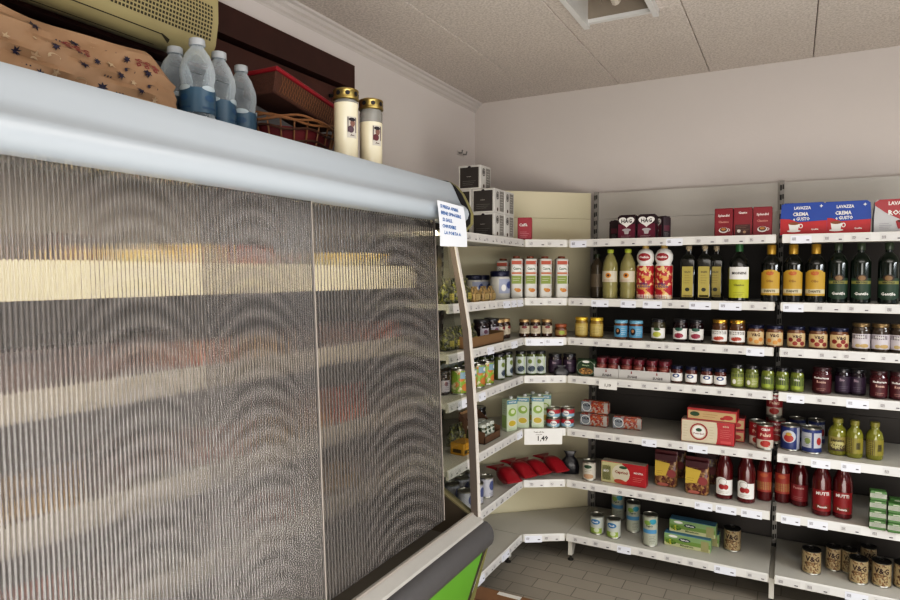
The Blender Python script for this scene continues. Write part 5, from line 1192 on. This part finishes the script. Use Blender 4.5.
# second shelf
corner('rice_carton', 'white carton pack with orange cap', 'food pack', 1, [516, 530, 544.5, 561], .033, .02, rz=.56, sc=(.95, .95, 1.05))
corner('rice_carton', 'white capped pack in the rear row', 'food pack', 1, [(503, .1), (521, .11), (541, .1)], .033, .02, rz=.3)
side('mayo_tub', 'white mayonnaise jar with navy lid', 'jar', 1, [500], .04, .052)
side('mayo_tub', 'whitish navy-lidded jar at the back', 'jar', 1, [474, 490], .17, .045, rz=PI/2, sc=.85)
side('round_box_jar', 'kraft paper spice pack', 'food pack', 1, [474, 483, 490], .01, .03, sc=.95)
side('leafy_bag', 'cellophane bag of dried herbs', 'food pack', 1, [446, 455, 464], .03, .03, sc=1.1)
# third shelf
corner('amber_jar', 'amber pickle jar with pale label', 'jar', 2, [524.5, 535.5, 547], .03, .02, sc=.92)
corner('short_jar', 'short brown honey jar', 'jar', 2, [561], .033, .02)
side('amber_jar', 'amber jar with tan lid by the bend', 'jar', 2, [499, 511], .05, .03)
tq = at(470, 340, 'X', XA-.11); tr_ = place('kraft_tray', XA-.11, 2.76, ZS[2]+.0006, 'low brown cardboard tray behind the chiller end, holding packets', 'tray', None, PI/2, (1.35, 1, 1))
side('baby_jar', 'dark-lidded jar in the cardboard tray', 'jar', 2, [481, 491.5], .06, .04, dz=.004)
side('leafy_bag', 'packet of herbs in the cardboard tray', 'food pack', 2, [447, 454, 461, 471], .05, .03, dz=.004)
# fourth shelf
side(['corn_can'], 'green vegetable tin', 'tin', 3, [459, 469, 478, 487], .03, .036)
side('tall_jar', 'tall green jar with dark lid', 'jar', 3, [(499, 370), (511, 370)], .03, .034, sc=.9)
side('tall_jar', 'tall green jar in the rear row', 'jar', 3, [473, 484, 495], .12, .034, sc=.84)
for i_ in range(6):
    place('tall_jar', XA-.25, 2.59+i_*.084, ZS[3]+.0006, f'tall green jar along the wall, fourth shelf, {ORD[i_]} of six from the chiller', 'jar', 'tall green jars along the wall', PI/2, (1, 1, .9))
side('baby_jar', 'dark jar at the chiller end', 'jar', 3, [443, 450], .08, .04)
corner('tall_jar', 'tall green bean jar with pale label', 'jar', 3, [521, 532, 541], .034, .02, sc=.86)
corner('dark_jar', 'dark jar', 'jar', 3, [555.5, 570], .04, .05, sc=.93)
corner('black_pouch', 'dark blue pouch before the dark jars', 'food pack', 3, [562], .012, .0, sc=(.8, .35, .45))
# fifth shelf
corner('juice_carton', 'pale green soup carton with white cap', 'food pack', 4, [524, 538.5], .028, .015, rz=.3)
side('juice_carton', 'pale green soup carton by the bend', 'food pack', 4, [(510.5, 400)], .02, .028, rz=PI/2-.5)
corner('juice_carton', 'pale green soup carton in the rear row', 'food pack', 4, [(532, .07), (546, .07)], .028, .015, rz=.3)
t1 = corner('tuna_tin', 'blue and red tuna tin at the base', 'tin', 4, [554, 568.3], .036, .01, sc=1.0)
for i, o in enumerate(t1): place('tuna_tin', o.location.x+.001, o.location.y+.006, ZS[4]+.0535, f'blue and red tuna tin stacked on another, {ORD[i]} from the soup cartons', 'tin', 'tuna tins in the corner', 0, 1.0)
side('baby_jar', 'dark red jar', 'jar', 4, [(474, 400), (489, 400)], .19, .038)
bo = at(491, 410, 'X', XA-.1); place('open_box', XA-.11, 2.885, ZS[4]+.0006, 'brown open-fronted cardboard box on the fifth shelf beside the chiller', 'box', None, PI/2, (1.15, 1.1, 1.15))
for i, (dx, dy) in enumerate(((-.03, -.05), (-.03, -.005), (-.03, .04), (-.075, -.05), (-.075, -.005), (-.075, .04))): place('spice_jar', XA-.042+dx, 2.885+dy, ZS[4]+.006, f'small spice jar in the open cardboard box, {["front","back"][i//3]} row, {["chiller side","middle","corner side"][i % 3]}', 'jar', 'spice jars in the open box', PI/2)
place('yellow_box', XA-.07, 2.62, ZS[4]+.0006, 'yellow tea box on the fifth shelf behind the chiller post', 'box', None, PI/2-.1)
side('leafy_bag', 'dark herb bag behind the yellow box', 'food pack', 4, [(453, 420), (461, 420)], .14, .03)
side('spice_jar', 'small spice jar behind the yellow box', 'jar', 4, [(470, 420)], .1, .03)
# sixth shelf
side('white_tin', 'white and blue milk tin', 'tin', 5, [(465, 490), (476, 490), (486, 490)], .03, .036)
side('white_tin', 'blue and white milk tin behind', 'tin', 5, [(452, 490), (462, 490), (472, 490)], .13, .036)
BAGS = [((515, 484), (493, 464)), ((531, 478), (512, 463)), ((546, 474), (522, 459)), ((563, 471), (543, 457))]
for i, ((bx_, by_), (hx_, hy_)) in enumerate(BAGS):
    B_ = at(bx_, by_, 'Z', ZS[5]+.03+.004*i); A_ = at(hx_, hy_, 'Z', ZS[5]+.075); zd = (A_-B_).normalized(); zd = Vector((zd.x, zd.y, .16+.06*(i % 2))).normalized(); yd = (Vector((0, 0, 1))-zd*zd.z).normalized(); xd = yd.cross(zd)
    place('foil_pouch', B_.x, B_.y, ZS[5]+.041, f'red knotted bag lying on the corner sixth shelf, {ORD[i]} of four from the chiller', 'bag', 'red knotted bags', tilt=Matrix((xd, yd, zd)).transposed().to_euler(), scale=(.98, 1.05, 1.0))
q = at(567, 475, 'Z', ZS[5]); place('black_pouch', q.x, q.y+.05, ZS[5]+.0006, 'black knotted bag beside the red ones', 'bag', None, .3)
# price signs
sg = empty('price_sign', (0, 0, 0)); a, b_ = Vector((XA, YA1)), Vector((XB0, YS)); d = (b_-a).normalized(); nn = Vector((d.y, -d.x))
def pss(u, v, o): p = a+d*(u)+nn*(.016+o); return (p.x, p.y, v)
S = Func(pss); g = MB(); g.rect(S, .012, .648, .217, .733, WHITE, 0); g.rect(S, .217, .648, .012, .733, WHITE, -.001); g.build('sign_card', sg)
g = MB().text(S, '1,49', .112, .679, .034, BLACK, .1, .0008); g.text(S, 'Tonno all’olio', .09, .716, .008, BLACK, .09, .0008); g.text(S, 'di oliva g 80', .09, .702, .007, BLACK, .1, .0008); g.build('lettering', sg); tag(sg, 'white price card reading 1,49 hanging from the corner shelf rail', 'price sign')
sg = empty('price_sign', (0, 0, 0)); X0, X1 = at(599, 383, 'Y', YS-.012).x, at(617, 383, 'Y', YS-.012).x
S = Func(lambda u, v, o: (u, YS-.0125-o, v)); g = MB().rect(S, X0, .962, X1, 1.012, WHITE, 0); g.build('sign_card', sg); g = MB().text(S, '1,19', (X0+X1)/2, .982, .02, BLACK, .06, .0008); g.build('lettering', sg); tag(sg, 'small white price card reading 1,19 under the card trays', 'price sign')
# ------------------------------------------------------------------ light
def area(name, loc, target, sx, sy, power, col, spread=PI):
    l = bpy.data.lights.new(name, 'AREA'); l.shape = 'RECTANGLE'; l.size = sx; l.size_y = sy; l.energy = power; l.color = col; l.spread = spread
    o = bpy.data.objects.new(name, l); COL.objects.link(o); o.location = loc
    o.rotation_euler = (Vector(target)-Vector(loc)).to_track_quat('-Z', 'Y').to_euler(); return o
area('window_light', (3.7, 1.6, 2.9), (-.4, 2.4, .9), 2.6, 1.6, 300, (.93, .97, 1.))
area('rear_fill', (1.2, -2.3, 2.0), (-.6, 3., 1.1), 2.2, 1.2, 42, (1., .97, .93))  # soft fill added behind the camera; the front wall has no window
area('floor_bounce', (.7, .4, .5), (.1, 2.0, 2.7), 2.2, 2.4, 105, (1., .95, .9))
area('overhead_fill', (.5, 1.3, 2.62), (.5, 1.3, 0), 2.2, 1.4, 24, (1., .97, .93))  # no such fixture: overhead light added to brighten rails and floor
area('chiller_top_fill', (-1.33, 1.0, 1.745), (-1.52, 1.0, 1.2), 3.0, .03, 20, (1., .88, .66))  # unseen strip light added under the canopy to brighten the top shelf
area('chiller_fill', (-1.22, .8, 1.15), (-1.8, .8, 1.1), 2.6, .9, 4.6, (1., .93, .85))
w = bpy.data.worlds.new('world'); SC.world = w; w.use_nodes = True; w.node_tree.nodes['Background'].inputs[0].default_value = (.75, .82, .9, 1); w.node_tree.nodes['Background'].inputs[1].default_value = .6
SC.view_settings.view_transform = 'Standard'; SC.view_settings.look = 'None'; SC.view_settings.exposure = 0; SC.view_settings.gamma = 1
SC.view_settings.use_curve_mapping = True; cmp_ = SC.view_settings.curve_mapping; cc_ = cmp_.curves[3]
for x_, y_ in ((.03, .019), (.12, .1), (.34, .355), (.7, .76)): cc_.points.new(x_, y_)
cmp_.update()
SC.cycles.max_bounces = 10; SC.cycles.transmission_bounces = 8; SC.cycles.diffuse_bounces = 4; SC.cycles.caustics_reflective = False; SC.cycles.caustics_refractive = False; SC.cycles.sample_clamp_indirect = 4
